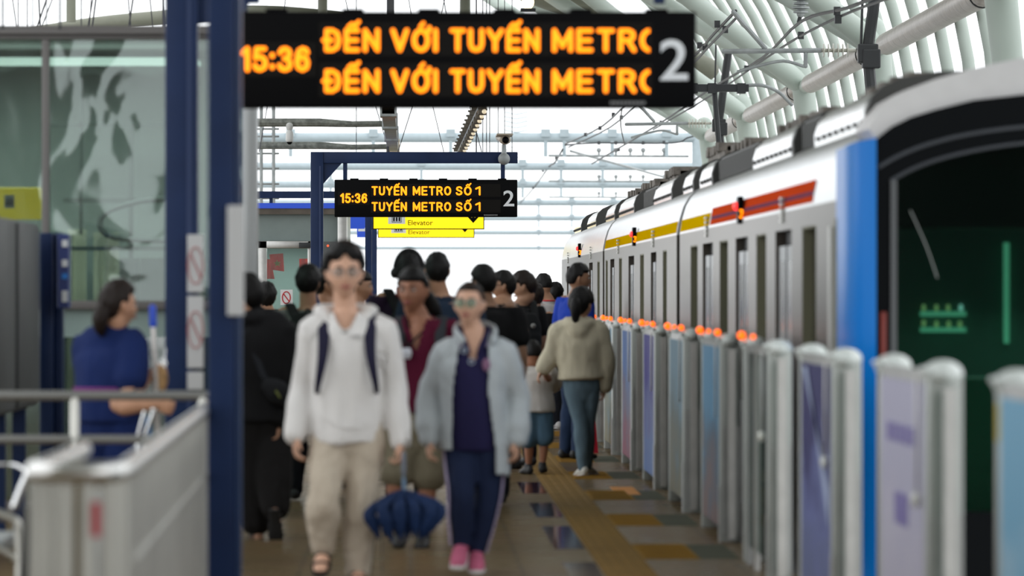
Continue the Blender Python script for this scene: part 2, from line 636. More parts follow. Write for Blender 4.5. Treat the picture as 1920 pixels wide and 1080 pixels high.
arch([(-60, 96), (60, 66), (180, 46), (310, 33), (420, 25), (520, 25), (640, 36), (760, 58), (900, 92)], 138, 0.17, 'olive-grey curved roof tube above the glass room and the near sign')
arch([(930, -40), (1010, -8), (1120, 32), (1230, 78), (1330, 130)], 132, 0.24, 'olive-grey roof tube slanting down beside the right end of the near sign')
for px, w_, lab in ((134, 9, 'grey hanging roof post over the left half of the glass room'), (605, 9, 'grey hanging roof post above the near clock'), (872, 10, 'grey hanging roof post above the middle of the near sign'), (1465, 0, '')):
    if not w_:
        continue
    bm = new_bm()
    x = XX(px, 137)
    limb(bm, [(x, 137, ZZ(42, 137)), (x, 137, 9.4)], [w_ * 137 / F] * 2, n=10, k=1, cap=False)
    solid('roof_hanger', bm, ARCH, lab, 'roof post', loc=(x, 137, 9), smooth=True)

# lamp glowing under the roof
t = thing('roof_lamp', W(990, 6, 130), 'small glowing round lamp under the roof above the near sign', 'lamp')
bm = new_bm()
ball(bm, W(990, 4, 130), 0.13, 0.13, 0.15)
part('bulb', bm, mat('lamp_glow', (1, 0.9, 0.7), 0.4, emit=(1.0, 0.72, 0.38), estr=2.5), t, True)
bm = new_bm()
box(bm, XX(976, 130), XX(1004, 130), 129.8, 130.2, ZZ(22, 130), ZZ(16, 130))
tube(bm, [W(990, 16, 130.0), W(990, -45, 130.0)], 0.03)
part('lamp_bracket', bm, DARKMETAL, t)

# thin bird wires and cables against the sky
WIRE = mat('thin_cable', (0.05, 0.05, 0.055), 0.6)
wires = [(6, 6, 40), (20, 34, 62), (62, 62, 42), (72, 77, 60), (88, 88, 44), (35, 35, 58), (98, 66, 60), (110, 74, 60), (52, 52, 57), (113, 113, 40), (180, 163, 62), (174, 167, 64), (184, 172, 60),
         (153, 153, 55), (238, 247, 60), (254, 240, 60), (279, 288, 62), (304, 310, 60), (306, 306, 58)]
for k, (xa, xb, Y) in enumerate(wires):
    bm = new_bm()
    tube(bm, [W(xa, -30, Y), W(xb, 64, Y)], 0.0065 if k % 3 else 0.009, 5)
    solid('hanging_wire', bm, WIRE, 'thin dark wire hanging above the glass room roof', 'wire', loc=W(xb, 64, Y), group='thin wires above the glass room')
wires2 = [(727, 727, 0.02), (893, 893, 0.012), (905, 905, 0.008), (912, 912, 0.008), (918, 918, 0.008), (760, 772, 0.007), (640, 655, 0.007), (825, 838, 0.008), (842, 826, 0.008), (934, 934, 0.007), (946, 946, 0.007), (960, 960, 0.007), (540, 531, 0.007), (668, 668, 0.007)]
for xa, xb, r_ in wires2:
    bm = new_bm()
    tube(bm, [W(xa, -40, 100), W(xb, 34, 100), W(xb + (xb - xa) * 5, 285, 100)], r_, 5)
    solid('sky_cable', bm, WIRE, 'thin dark cable hanging behind the near sign', 'cable', loc=W(xb, 34, 100), group='thin cables behind the near sign')

# portal beams of the line beyond the station
pitems = [(174, 0.14, 258), (214, 0.14, 312), (250, 0.15, 346), (300, 0.15, 380), (352, 0.15, 409), (430, 0.16, 436), (560, 0.17, 465)]
for j, (Y, r_, py) in enumerate(pitems):
    z = ZZ(py, Y)
    x0, x1 = XX(478, Y) - 6, XX(1322, Y) + j * 4.0
    t = thing('portal_beam', (x0, Y, 0), ['pale tubular portal beam nearest the station, level with the camera on the far sign', 'pale tubular portal beam second from the station, level with the far sign hanger',
              'pale tubular portal beam third from the station, level with the top of the far sign', 'pale tubular portal beam fourth from the station, beside the far sign number',
              'pale tubular portal beam fifth from the station, level with the bottom of the far sign', 'pale tubular portal beam sixth from the station, low over the train tail',
              'pale tubular portal beam farthest down the line'][j], 'portal beam', group='portal beams down the line')
    bm = new_bm()
    limb(bm, [(x0, Y, z), (x1, Y, z)], [r_, r_], n=12, k=1)
    part('beam', bm, FARPIPE, t, True)
    for xx in (x0 + 0.3, x1 - 0.2):
        bm = new_bm()
        limb(bm, [(xx, Y, -6), (xx, Y, z + 0.25)], [0.17, 0.17], n=12, k=1)
        part('post', bm, FARPIPE, t, True)
    for px in ((545, 700, 845, 1023, 1058, 1148, 1250) if j == 0 else (620, 790, 980, 1052, 1130) if j < 3 else (1010, 1072, 1150)):
        bm = new_bm()
        x = XX(px, Y)
        box(bm, x - 0.13, x + 0.13, Y - 0.2, Y + 0.2, z + 0.02, z + 0.24)
        box(bm, x - 0.05, x + 0.05, Y - 0.1, Y + 0.1, z - 0.55, z)
        part('clamp', bm, FARPIPE, t)
    if j < 2:
        bm = new_bm()
        for k in range(5):
            for s in (-1, 1):
                xx = XX(968 - 6 * j, Y)
                tube(bm, [(xx, Y, z + 0.15 + k * 0.13), (xx + s * 0.33, Y, z + 0.22 + k * 0.13)], 0.02, 6)
        part('bird_spike', bm, FARPIPE, t)
    if j < 3:
        bm = new_bm()
        limb(bm, [(XX(1030, Y), Y, z - 0.52), (XX(1290, Y), Y, z - 0.54)], [0.035] * 2, n=8, k=1)
        for px in (1123, 1155, 1182, 1206, 1245):
            ball(bm, (XX(px, Y), Y, z - 0.36), 0.07)
            tube(bm, [(XX(px, Y), Y, z - 0.54), (XX(px, Y), Y, z - 0.3)], 0.03, 6)
        part('cantilever_rod', bm, GALV, t)
bm = new_bm()
limb(bm, [W(1070, 283, 174), W(1268, 338, 215)], [0.04, 0.04], n=8, k=1)
solid('stay_rod', bm, GALV, 'thin grey stay rod slanting down to the right behind the train roof', 'rod', loc=W(1070, 283, 174))

# overhead line over the far track: masts with bracket arms
INS = mat('insulator_ceramic', (0.55, 0.54, 0.47), 0.35)
for (Y, xm, xl, py, lab) in ((79, 1629, 1357, 94, 'black overhead line mast with insulator rod above the train front'), (117.7, 1349, 1174, 231, 'black overhead line mast with insulator rod in the middle of the train')):
    s = Y / F
    t = thing('line_mast', (XX(xm, Y), Y, 0), lab, 'mast', group='overhead line masts')
    bm = new_bm()
    k_ = 79 / Y
    limb(bm, [W(xm + 30 * k_, py - 230 * k_, Y), W(xm, py - 10 * k_, Y), W(xm, py + 20 * k_, Y), W(xm + 14 * k_, py + 160 * k_, Y)], [11 * k_ * s] * 4, n=8, k=1)
    part('pole', bm, DARKMETAL, t)
    bm = new_bm()
    box(bm, XX(xm - 20 * k_, Y), XX(xm + 18 * k_, Y), Y - 0.1, Y + 0.1, ZZ(py + 24 * k_, Y), ZZ(py - 12 * k_, Y), bev=0.02)
    box(bm, XX(xm - 12 * k_, Y), XX(xm + 22 * k_, Y), Y - 0.12, Y + 0.08, ZZ(py + 34 * k_, Y), ZZ(py - 2 * k_, Y), bev=0.02)
    part('clamp', bm, DARKMETAL, t)
    y_ = py
    bm = new_bm()
    limb(bm, [W(xl, y_ + 2, Y), W(xm - 90 * k_, y_, Y)], [4.2 * k_ * s * 1.1] * 2, n=8, k=1)
    part('bracket_arm', bm, GALV, t)
    bm = new_bm()
    limb(bm, [W(xm - 95 * k_, y_, Y), W(xm - 25 * k_, y_, Y)], [3.6 * k_ * s] * 2, n=8, k=1)
    for q in range(6):
        c = W(xm - (84 - 9 * q) * k_, y_, Y)
        limb(bm, [c - Vector((0.006, 0, 0)), c + Vector((0.006, 0, 0))], [13 * k_ * s] * 2, n=16, k=1, c0=0.05, c1=0.05)
    part('insulator', bm, INS, t)
    bm = new_bm()
    limb(bm, [W(xl + 18 * k_, y_ - 72 * k_, Y), W(xl + 78 * k_, y_ - 4, Y)], [4.5 * k_ * s] * 2, n=8, k=1)
    part('strut', bm, GALV, t)
    bm = new_bm()
    limb(bm, [W(xm - 118 * k_, y_ + 6, Y), W(xm - 118 * k_, y_ + 30 * k_, Y)], [4 * k_ * s] * 2, n=8, k=1)
    limb(bm, [W(xm - 122 * k_, y_ + 30 * k_, Y), W(xm - 160 * k_, y_ + 20 * k_, Y), W(xm - 210 * k_, y_ + 30 * k_, Y), W(xm - 245 * k_, y_ + 40 * k_, Y)], [3 * k_ * s] * 4, n=8)
    part('steady_arm', bm, GALV, t, True)
    bm = new_bm()
    limb(bm, [W(xm - 6, py - 240 * k_, Y), W(xm - 14 * k_, py - 6, Y)], [2.5 * k_ * s] * 2, n=6, k=1)
    part('stay_wire', bm, DARKMETAL, t)

# black trunk with a drooping cable
Y = 100
t = thing('cable_trunking', W(1290, 165, Y), 'black horizontal cable trunk with a drooping grey cable at the right of the near sign', 'cable trunk')
bm = new_bm()
box(bm, XX(1270, Y), XX(1404, Y), Y - 0.1, Y + 0.1, ZZ(172, Y), ZZ(158, Y), bev=0.01)
for px in (1300, 1335, 1390):
    box(bm, XX(px - 8, Y), XX(px + 8, Y), Y - 0.12, Y + 0.12, ZZ(175, Y), ZZ(156, Y))
part('trunk', bm, DARKMETAL, t)
bm = new_bm()
limb(bm, [W(1400, 160, Y), W(1430, 160, Y), W(1460, 172, Y), W(1485, 196, Y)], [0.03] * 4, n=8)
part('cable', bm, GALV, t, True)
bm = new_bm()
limb(bm, [W(1340, 172, Y), W(1350, 290, Y)], [0.045] * 2, n=8, k=1)
part('support_leg', bm, DARKMETAL, t)

# contact wires
CW = mat('contact_wire', (0.045, 0.047, 0.05), 0.5, 0.2)


def cwire(pts, r, label, clips=()):
    t = thing('contact_wire', W(*pts[0]), label, 'wire', group='overhead contact wires')
    bm = new_bm()
    limb(bm, [W(*p) for p in pts], [r] * len(pts), n=6, k=4)
    part('strand', bm, CW, t, True)
    for c in clips:
        bm = new_bm()
        p = W(*c)
        box(bm, p.x - 0.04, p.x + 0.04, p.y - 0.04, p.y + 0.04, p.z - 0.05, p.z + 0.05)
        part('clip', bm, CW, t)


cwire([(1380, 20, 80), (1340, 62, 88), (1292, 112, 100), (1200, 170, 120), (1130, 236, 150), (1060, 270, 172)], 0.022, 'upper of the twin dark contact wires right of the near sign', [(1345, 45, 85), (1312, 85, 95), (1150, 215, 141), (1125, 240, 150), (1098, 252, 160)])
cwire([(1382, 32, 80), (1330, 86, 90), (1292, 124, 100), (1215, 176, 120), (1145, 238, 150), (1066, 276, 172)], 0.02, 'lower of the twin dark contact wires right of the near sign', [(1360, 55, 85), (1322, 88, 93), (1165, 220, 141)])
cwire([(1700, -30, 62), (1590, 14, 70), (1502, 40, 80), (1430, 108, 100), (1330, 168, 120), (1230, 236, 140), (1110, 307, 174)], 0.022, 'long dark contact wire crossing in front of the white ribs to the far portals', [(1570, 20, 72), (1400, 128, 103), (1240, 230, 138), (1160, 280, 160)])
cwire([(1700, -14, 62), (1600, 20, 70), (1500, 68, 82), (1420, 120, 100), (1340, 175, 120), (1225, 243, 142)], 0.017, 'thinner dark contact wire just under the long one', [(1572, 36, 72), (1502, 66, 82)])
cwire([(1055, 280, 172), (1040, 305, 190), (1030, 312, 214), (1010, 340, 235), (990, 365, 260), (975, 380, 300)], 0.03, 'dark contact wire zigzagging down behind the far sign number', [(1043, 296, 185), (1018, 320, 216), (1000, 352, 245)])
cwire([(1166, 205, 115), (1164, 235, 118), (1171, 270, 122)], 0.012, 'short dark dropper wire hanging left of the far mast')
cwire([(1060, 272, 172), (1120, 268, 172), (1260, 268, 172), (1290, 258, 172), (1325, 250, 172)], 0.025, 'dark feeder wire running level along the nearest portal beam', [(1123, 268, 172), (1155, 268, 172), (1206, 268, 172), (1245, 267, 172)])

t = thing('post_insulator', W(1502, 30, 88), 'grey stacked insulator hanging in front of the white ribs at the top', 'insulator')
bm = new_bm()
limb(bm, [W(1502, -30, 88), W(1502, 26, 88)], [0.06, 0.06], n=12, k=1)
for q in range(4):
    c = W(1502, -2 + q * 8, 88)
    limb(bm, [c - Vector((0, 0, 0.01)), c + Vector((0, 0, 0.01))], [0.13 - 0.02 * (q % 2)] * 2, n=16, k=1, c0=0.1, c1=0.1)
part('insulator_body', bm, GALV, t)
bm = new_bm()
tube(bm, [W(1502, 26, 88), W(1498, 42, 88)], 0.03)
part('hook', bm, DARKMETAL, t)

# ================================================================== LEFT: frames on the far side (ladder frame, cable arms, tray)
t = thing('ladder_frame', (XX(500, 118), 118, 0), 'grey steel ladder-like lattice standing above the office roof', 'lattice')
for px in (490, 513):
    bm = new_bm()
    limb(bm, [W(px, 380, 118), W(px, 200, 118)], [0.035] * 2, n=8, k=1)
    part('upright', bm, GALV, t)
for py in (242, 256, 288, 316, 345, 372):
    bm = new_bm()
    limb(bm, [W(482, py, 118), W(522, py, 118)], [0.022] * 2, n=6, k=1)
    part('rung', bm, GALV, t)
for (Y, py, lab) in ((90, 230, 'upper mottled steel arm reaching left from the cable tray'), (103, 273, 'lower mottled steel arm reaching left from the cable tray')):
    bm = new_bm()
    limb(bm, [W(430, py, Y), W(600, py, Y), W(660, py + 3, Y), W(726, py + 2, Y)], [(0.06, 0.062), (0.06, 0.062), (0.045, 0.045), (0.042, 0.045)], side=(0, 1, 0), n=8, k=1)
    solid('steel_arm', bm, mat('weathered_steel', (0.20, 0.21, 0.185), 0.6, 0.2, var=0.4, vscale=14), lab, 'beam', loc=W(726, py, Y))
t = thing('cable_tray', (XX(732, 92), 92, 4.2), 'grey boxy cable tray running away overhead towards the far sign', 'cable tray')
for k, (ya, yb) in enumerate(((82, 88), (88.2, 95), (95.2, 103), (103.2, 112))):
    bm = new_bm()
    box(bm, -0.40, -0.21, ya, yb, 3.93, 4.12, bev=0.01)
    box(bm, -0.42, -0.19, ya, ya + 0.6, 3.9, 4.14, bev=0.01)
    part('tray_section', bm, GALV if k < 3 else mat('beige_steel', (0.55, 0.45, 0.32), 0.6), t)
for k in range(9):
    y = 83 + k * 3
    bm = new_bm()
    tube(bm, [(-0.3, y, 4.1), (-0.3, y, 9.0)], 0.008, 5)
    part('hanger_rod', bm, DARKMETAL, t)

# rack of small lamps
t = thing('lamp_rail', (0.9, 95, 4.0), 'jagged dark rail of small lamps running away overhead', 'lamp rail')
bm = new_bm()
limb(bm, [(0.93, 80, 4.0), (0.84, 110, 4.0)], [0.025] * 2, n=8, k=1)
part('rail', bm, GALV, t)
GLOWW = mat('small_lamp_glow', (0.9, 0.8, 0.6), 0.4, emit=(1.0, 0.8, 0.55), estr=0.2)
RUST = mat('rusty_bracket', (0.10, 0.085, 0.065), 0.7, var=0.3, vscale=20)
for k in range(13):
    y = 81 + k * 2.2
    x = 0.93 - 0.003 * (y - 80)
    bm = new_bm()
    box(bm, x - 0.02, x + 0.09, y - 0.3, y + 0.3, 3.9, 4.0)
    box(bm, x - 0.08, x + 0.03, y - 0.1, y + 0.1, 4.02, 4.09)
    tube(bm, [(x - 0.1, y, 4.08), (x + 0.14, y, 4.03)], 0.015, 6)
    part('bracket', bm, RUST, t)
    bm = new_bm()
    ball(bm, (x + 0.06, y - 0.32, 3.93), 0.032)
    part('lamp', bm, GLOWW, t, True)

# dome camera on the upper steel arm
t = thing('dome_camera', W(543, 236, 90), 'white dome security camera hanging from the upper steel arm', 'camera')
WHITEP = mat('white_plastic', (0.62, 0.62, 0.6), 0.4)
bm = new_bm()
limb(bm, [W(543, 234, 90), W(543, 240, 90)], [0.07, 0.05], n=16, k=1)
limb(bm, [W(543, 240, 90), W(543, 250, 90)], [0.035, 0.035], n=12, k=1)
limb(bm, [W(543, 250, 90), W(543, 262, 90)], [0.055, 0.058], n=16, k=1)
part('housing', bm, WHITEP, t, True)
bm = new_bm()
ball(bm, W(543, 265, 90), 0.045, 0.045, 0.05)
part('lens_dome', bm, BLACK, t, True)

# ================================================================== LEFT: glass room
GY = 40.0
GR0, GR1 = -4.6, -1.06
FRAMEM = mat('grey_brown_frame', (0.155, 0.145, 0.14), 0.45, 0.3)
PANE = glass_mat('wavy_glass', (0.46, 0.54, 0.51), 0.11, 0.03, warp=0.009, wscale=1.3)
t = thing('glass_room', (-3.0, GY, 0), 'glass-walled lift lobby with grey frames on the left of the platform', 'glass room', kind='thing')
for (z0, z1, d) in ((ZZ(66, GY), ZZ(57, GY), 0.10), (ZZ(75, GY), ZZ(66, GY), 0.06)):
    boxpart('top_rail', t, FRAMEM, GR0, GR1, GY - d, GY + 0.02, z0, z1, bev=0.004)
boxpart('mullion', t, FRAMEM, XX(80, GY), XX(94, GY), GY - 0.06, GY + 0.03, 0.0, ZZ(75, GY), bev=0.004)
boxpart('sill', t, FRAMEM, GR0, GR1, GY - 0.07, GY + 0.02, ZZ(580, GY), ZZ(564, GY), bev=0.004)
boxpart('corner_post', t, mat('pale_grey_steel', (0.36, 0.37, 0.37), 0.35, 0.6), XX(456, GY), XX(484, GY), GY - 0.08, GY + 0.08, 0.0, ZZ(57, GY), bev=0.01)
for (xa, xb) in ((GR0, XX(80, GY)), (XX(94, GY), XX(456, GY))):
    boxpart('pane', t, PANE, xa, xb, GY - 0.012, GY, ZZ(564, GY), ZZ(75, GY))
TEAL = mat('frosted_teal_panel', (0.25, 0.33, 0.31), 0.3, spec=0.6, var=0.05)
boxpart('frosted_panel', t, TEAL, XX(122, GY), XX(456, GY), GY - 0.012, GY, ZZ(632, GY), ZZ(580, GY))
LOWG = glass_mat('lower_glass', (0.30, 0.36, 0.34), 0.2, 0.05)
boxpart('lower_pane', t, LOWG, GR0, XX(456, GY), GY - 0.012, GY, 0.12, ZZ(632, GY))
boxpart('kick_plate', t, FRAMEM, GR0, GR1, GY - 0.03, GY + 0.02, 0.0, 0.12)
SIDEG = glass_mat('side_glass', (0.5, 0.56, 0.54), 0.18, 0.02)
boxpart('side_pane', t, SIDEG, -1.15, -1.14, GY + 0.08, 44.5, 0.1, ZZ(75, GY))
boxpart('roof_slab', t, FRAMEM, GR0, -1.15, GY, 44.5, ZZ(60, GY), ZZ(57, GY) + 0.03)
boxpart('back_wall', t, mat('room_back_wall', (0.34, 0.375, 0.36), 0.6), GR0, -1.15, 44.4, 44.5, 0.0, ZZ(60, GY))
for (a, b, zt, zb) in ((128, 163, 430, 563), (176, 224, 436, 563)):
    bm = new_bm()
    Yb = 44.0
    for k in range(8):
        x0 = XX(a + (b - a) * k / 8, Yb)
        x1 = XX(a + (b - a) * (k + 1) / 8, Yb)
        box(bm, x0, x1, Yb - 0.02 - 0.01 * (k % 2), Yb, 0.6, ZZ(zt, Yb))
    solid('roller_blind', bm, CREAM, 'cream blind strip inside the glass room, %s' % ('left one beside the blue totem' if a < 150 else 'right one above the cleaner'), 'blind', loc=(XX(a, Yb), Yb, 0.6), group='cream blinds')
lamp = bpy.data.lights.new('added_lobby_fill', 'AREA')  # added fill light so the glass room reads brighter
lamp.shape = 'RECTANGLE'
lamp.size, lamp.size_y, lamp.energy, lamp.color = 3.0, 1.0, 60, (0.93, 1.0, 0.96)
lo = bpy.data.objects.new('added_lobby_fill', lamp)
lo.location = (-2.8, 42.6, 3.1)
COL.objects.link(lo)
boxpart('added_glow_panel', t, mat('fill_glow', (0.8, 0.85, 0.82), 0.4, emit=(0.9, 1.0, 0.95), estr=1.2), -4.2, -1.5, 42.2, 43.0, 3.12, 3.15)  # glowing panel added to lift the room's brightness
t = thing('lift_sign_reflection', W(40, 380, 42), 'modelled reflection of a yellow lift sign in the left glass', 'sign')  # a sign's reflection in the pane, modelled as a board behind it
boxpart('reflected_board', t, YELLOW, XX(-30, 42), XX(78, 42), 41.95, 42.05, ZZ(412, 42), ZZ(352, 42), bev=0.01)
boxpart('pictogram', t, WHITE_SIGN, XX(10, 42), XX(29, 42), 41.935, 41.95, ZZ(391, 42), ZZ(366, 42))  # pictogram of the reflected sign
bm = new_bm()
for dx in (-5, 0, 5):
    ball(bm, W(19.5 + dx, 374, 41.93), 0.007, 0.006, 0.007, 8, 6)
    box(bm, XX(17.8 + dx, 42), XX(21.2 + dx, 42), 41.925, 41.935, ZZ(386, 42), ZZ(377, 42))
part('people_icon', bm, BLACK, t)
DKROOM = mat('dark_lift_steel', (0.07, 0.08, 0.078), 0.5)
t = thing('lift_shaft', (-2.0, 43.6, 0), 'dark steel lift doorway standing inside the glass room behind the cleaner', 'lift')
for (n_, xa, xb, za, zb) in (('lift_door', 226, 262, 484, 760), ('lift_door', 264, 308, 484, 760), ('header', 120, 330, 372, 380), ('header', 120, 330, 462, 470), ('upright', 242, 250, 240, 484), ('upright', 150, 155, 90, 440), ('header', 96, 330, 232, 237)):
    boxpart(n_, t, DKROOM, XX(xa, 43.6), XX(xb, 43.6), 43.55, 43.65, ZZ(zb, 43.6), ZZ(za, 43.6))
bm = new_bm()
limb(bm, [W(330, 372, 43.3), W(270, 376, 43.3), W(205, 395, 43.3), W(188, 420, 43.3), W(215, 445, 43.3), W(330, 452, 43.3)], [0.022] * 6, n=8)
part('cable_loop', bm, DKROOM, t, True)
bm = new_bm()
box(bm, XX(298, 43), XX(311, 43), 42.9, 43.1, ZZ(655, 43), ZZ(634, 43), bev=0.01)
solid('red_box', bm, mat('red_paint', (0.35, 0.01, 0.02), 0.4), 'small red alarm box behind the mop pole', 'box', loc=W(304, 655, 43))

# display cabinet and totem in front of the glass room
t = thing('display_cabinet', (-2.6, 35, 0), 'dark grey display cabinet on legs at the left edge', 'cabinet')
CAB = mat('charcoal_panel', (0.065, 0.07, 0.07), 0.55, var=0.1)
boxpart('body', t, CAB, -3.1, -2.33, 33.0, 37.6, 0.80, 1.93, bev=0.01)
boxpart('side_panel', t, CAB, -2.335, -2.31, 33.2, 35.2, 0.82, 1.91, bev=0.004)
boxpart('side_panel', t, CAB, -2.335, -2.31, 35.5, 37.5, 0.82, 1.91, bev=0.004)
boxpart('seam_strip', t, BLACK, -2.345, -2.318, 35.2, 35.5, 0.82, 1.91)
for y in (33.6, 35.35, 37.2):
    boxpart('leg', t, BLUE, -2.46, -2.38, y, y + 0.08, 0, 0.82)
t = thing('blue_totem', (-2.27, 37.9, 0), 'blue information totem with a narrow blue sign, left of the cleaner', 'totem')
boxpart('post', t, BLUE, XX(78, 38), XX(102, 38), 37.85, 38.05, 0, ZZ(437, 38), bev=0.008)
boxpart('post', t, BLUE, XX(102.5, 38), XX(119, 38), 37.95, 38.15, 0, ZZ(437, 38), bev=0.008)
SGN = mat('sign_indigo', (0.03, 0.05, 0.2), 0.35)
bm = new_bm()
box(bm, XX(112, 37.8), XX(133, 37.8), 37.6, 37.85, ZZ(578, 37.8), ZZ(440, 37.8), bev=0.008)
sg = part('sign_panel', bm, SGN, t)
for (a, b, m_) in ((450, 463, WHITE_SIGN), (487, 500, WHITE_SIGN), (513, 523, mat('sky_blue_print', (0.03, 0.25, 0.75), 0.4)), (545, 566, WHITE_SIGN)):
    boxpart('sign_mark', sg, m_, XX(117, 37.6), XX(128, 37.6), 37.592, 37.6, ZZ(b, 37.6), ZZ(a, 37.6))

# ================================================================== near blue posts
PY = 26.4
t = thing('blue_post', (XX(425, PY), PY, 0), 'wide blue steel post nearest the camera, left of the white-hoodie person', 'post', group='blue platform posts')
boxpart('flange', t, BLUE, XX(391, PY), XX(441, PY), PY - 0.09, PY + 0.09, 0, 4.6, bev=0.006)
boxpart('flange', t, mat('blue_paint_light', (0.02, 0.045, 0.12), 0.35, var=0.1), XX(441, PY), XX(453, PY), PY - 0.05, PY + 0.09, 0, 4.6, bev=0.006)
PLATE = mat('white_plate', (0.5, 0.5, 0.5), 0.4)
RED = mat('red_print', (0.5, 0.02, 0.03), 0.5)
PALERED = mat('faded_red_print', (0.42, 0.19, 0.19), 0.5)
bm = new_bm()
box(bm, XX(428, PY), XX(459, PY), PY - 0.13, PY - 0.09, ZZ(592, PY), ZZ(386, PY), bev=0.006)
t2 = solid('notice_plate', bm, PLATE, 'blank pale notice plate on the nearest blue post', 'sign', loc=W(444, 592, PY - 0.12))


def no_smoking(parent, c, r, y):
    bm = new_bm()
    ring(bm, (c.x, y, c.z), (1, 0, 0), (0, 0, 1), r * 0.42, r, 0.005, n=28)
    tube(bm, [(c.x - r * 0.30, y, c.z + r * 0.7), (c.x + r * 0.30, y, c.z - r * 0.7)], 0.005, 6)
    return part('ban_mark', bm, PALERED, parent)


AY = 33.3


def sign_post(Y, dx, label, group):
    t = thing('blue_post', (-1.33 + dx, Y, 0), label, 'post', group=group)
    boxpart = lambda n_, t_, m_, xa, xb, *r_, **k_: globals()['boxpart'](n_, t_, m_, xa + dx, xb + dx, *r_, **k_)
    boxpart('column', t, BLUE, -1.42, -1.24, Y - 0.09, Y + 0.09, 0, 3.49, bev=0.008)
    boxpart('beam', t, BLUE, -1.42, 1.52, Y - 0.07, Y + 0.07, 3.34, 3.50, bev=0.006)
    bm = new_bm()
    prism(bm, [(-1.24 + dx, 3.34), (-0.98 + dx, 3.34), (-1.24 + dx, 3.05)] if Y > 50 else [(-1.24 + dx, 3.34), (-0.90 + dx, 3.34), (-0.98 + dx, 3.02), (-1.24 + dx, 2.985)], Y - 0.03, Y + 0.03)
    part('gusset', bm, BLUE, t)
    boxpart('groove', t, mat('blue_paint_dark', (0.012, 0.03, 0.10), 0.4), -1.30, -1.275, Y - 0.095, Y - 0.09, 0, 3.3)
    for x in (-0.93, 1.31):
        boxpart('hanger', t, BLUE, x - 0.03, x + 0.03, Y - 0.03, Y + 0.03, 3.10, 3.34)
    boxpart('base_plate', t, BLUE, -1.5, -1.16, Y - 0.16, Y + 0.16, 0, 0.02)
    return t


sign_post(AY, 0.065, 'blue post and beam holding the near message sign', 'blue platform posts')
sign_post(85.5, 0.0, 'blue post and beam holding the far message sign', 'blue platform posts')
for k, (za, zb) in enumerate(((440, 548), (555, 690), (697, 730))):
    bm = new_bm()
    box(bm, XX(352, 33.2), XX(382, 33.2), 33.165, 33.21, ZZ(zb, 33.2), ZZ(za, 33.2), bev=0.004)
    o = solid('notice_plate', bm, PLATE, ['top white notice plate with red ban ring beside the near sign post', 'middle white notice plate with red ban ring beside the near sign post', 'short white plate at the bottom beside the near sign post'][k],
              'sign', loc=W(367, zb, 33.2), group='white notice plates')
    if k < 2:
        no_smoking(o, W(367, (za + zb) / 2 - (4 if k else -4), 33.16), 0.10, 33.162)


def led_sign(Y, dx, label, rows, clock, cut, loc_note):
    """Message sign hanging from the beam: black case, two text rows, a clock and the platform number."""
    x0, x1 = -1.08 + dx, 1.515 + dx
    z0 = 2.576 - 0.055 * (Y < 50)
    z1 = z0 + 0.53
    t = thing('message_sign', (x0 + 1.3, Y, z0), label, 'message sign', group='message signs')
    yf = Y - 0.13
    boxpart('case', t, BLACK, x0, x1, yf, Y + 0.13, z0, z1, bev=0.012)
    for k in range(6):
        boxpart('top_clip', t, BLACK, x0 + 0.22 + k * 0.42, x0 + 0.34 + k * 0.42, Y - 0.1, Y + 0.1, z1 - 0.005, z1 + 0.018)
    mx0, mx1 = x0 + 0.515, x0 + 2.356
    boxpart('upper_matrix', t, LEDBACK, mx0, mx1, yf - 0.004, yf + 0.01, z0 + 0.285, z0 + 0.47)
    boxpart('lower_matrix', t, LEDBACK, mx0, mx1, yf - 0.004, yf + 0.01, z0 + 0.06, z0 + 0.245)
    boxpart('clock_matrix', t, LEDBACK, x0 + 0.05, x0 + 0.50, yf - 0.004, yf + 0.01, z0 + 0.17, z0 + 0.36)
    for k, zz in enumerate((0.305, 0.08)):
        for (word, xa, xb) in rows:
            part('led_lettering', led_word(word, x0 + xa, x0 + xb, z0 + zz, 0.132, yf - 0.006, cut=x0 + cut if cut and xb > cut else None), ORANGE, t, True)
    part('led_lettering', led_word(clock, x0 + 0.080, x0 + 0.464, z0 + 0.195, 0.142, yf - 0.006), ORANGE, t, True)
    bm = text_mesh('2', WHITE_SIGN, x0 + 2.395, x0 + 2.55, z0 + 0.155, z0 + 0.385, yf, 0.003, bold=0.012)
    part('platform_number', bm, WHITE_SIGN, t)
    bm = new_bm()
    for k in range(9):
        box(bm, x0 + 2.12 + k * 0.022, x0 + 2.137 + k * 0.022, yf - 0.003, yf, z0 + 0.018, z0 + 0.036)
    part('maker_plate', bm, mat('grey_print', (0.18, 0.18, 0.18), 0.5), t)
    return t


led_sign(85.5, 0.0, 'far hanging message sign showing 15:36 and TUYẾN METRO SỐ 1', (('TUYẾN', 0.525, 1.027), ('METRO', 1.11, 1.655), ('SỐ', 1.72, 1.945), ('1', 1.995, 2.075)), '15:36', None, '')
led_sign(AY, 0.06, 'near hanging message sign showing 15:36 and ĐẾN VỚI TUYẾN METRO', (('ĐẾN', 0.545, 0.850), ('VỚI', 0.910, 1.172), ('TUYẾN', 1.235, 1.732), ('METRO', 1.800, 2.392)), '15:36', 2.338, '')

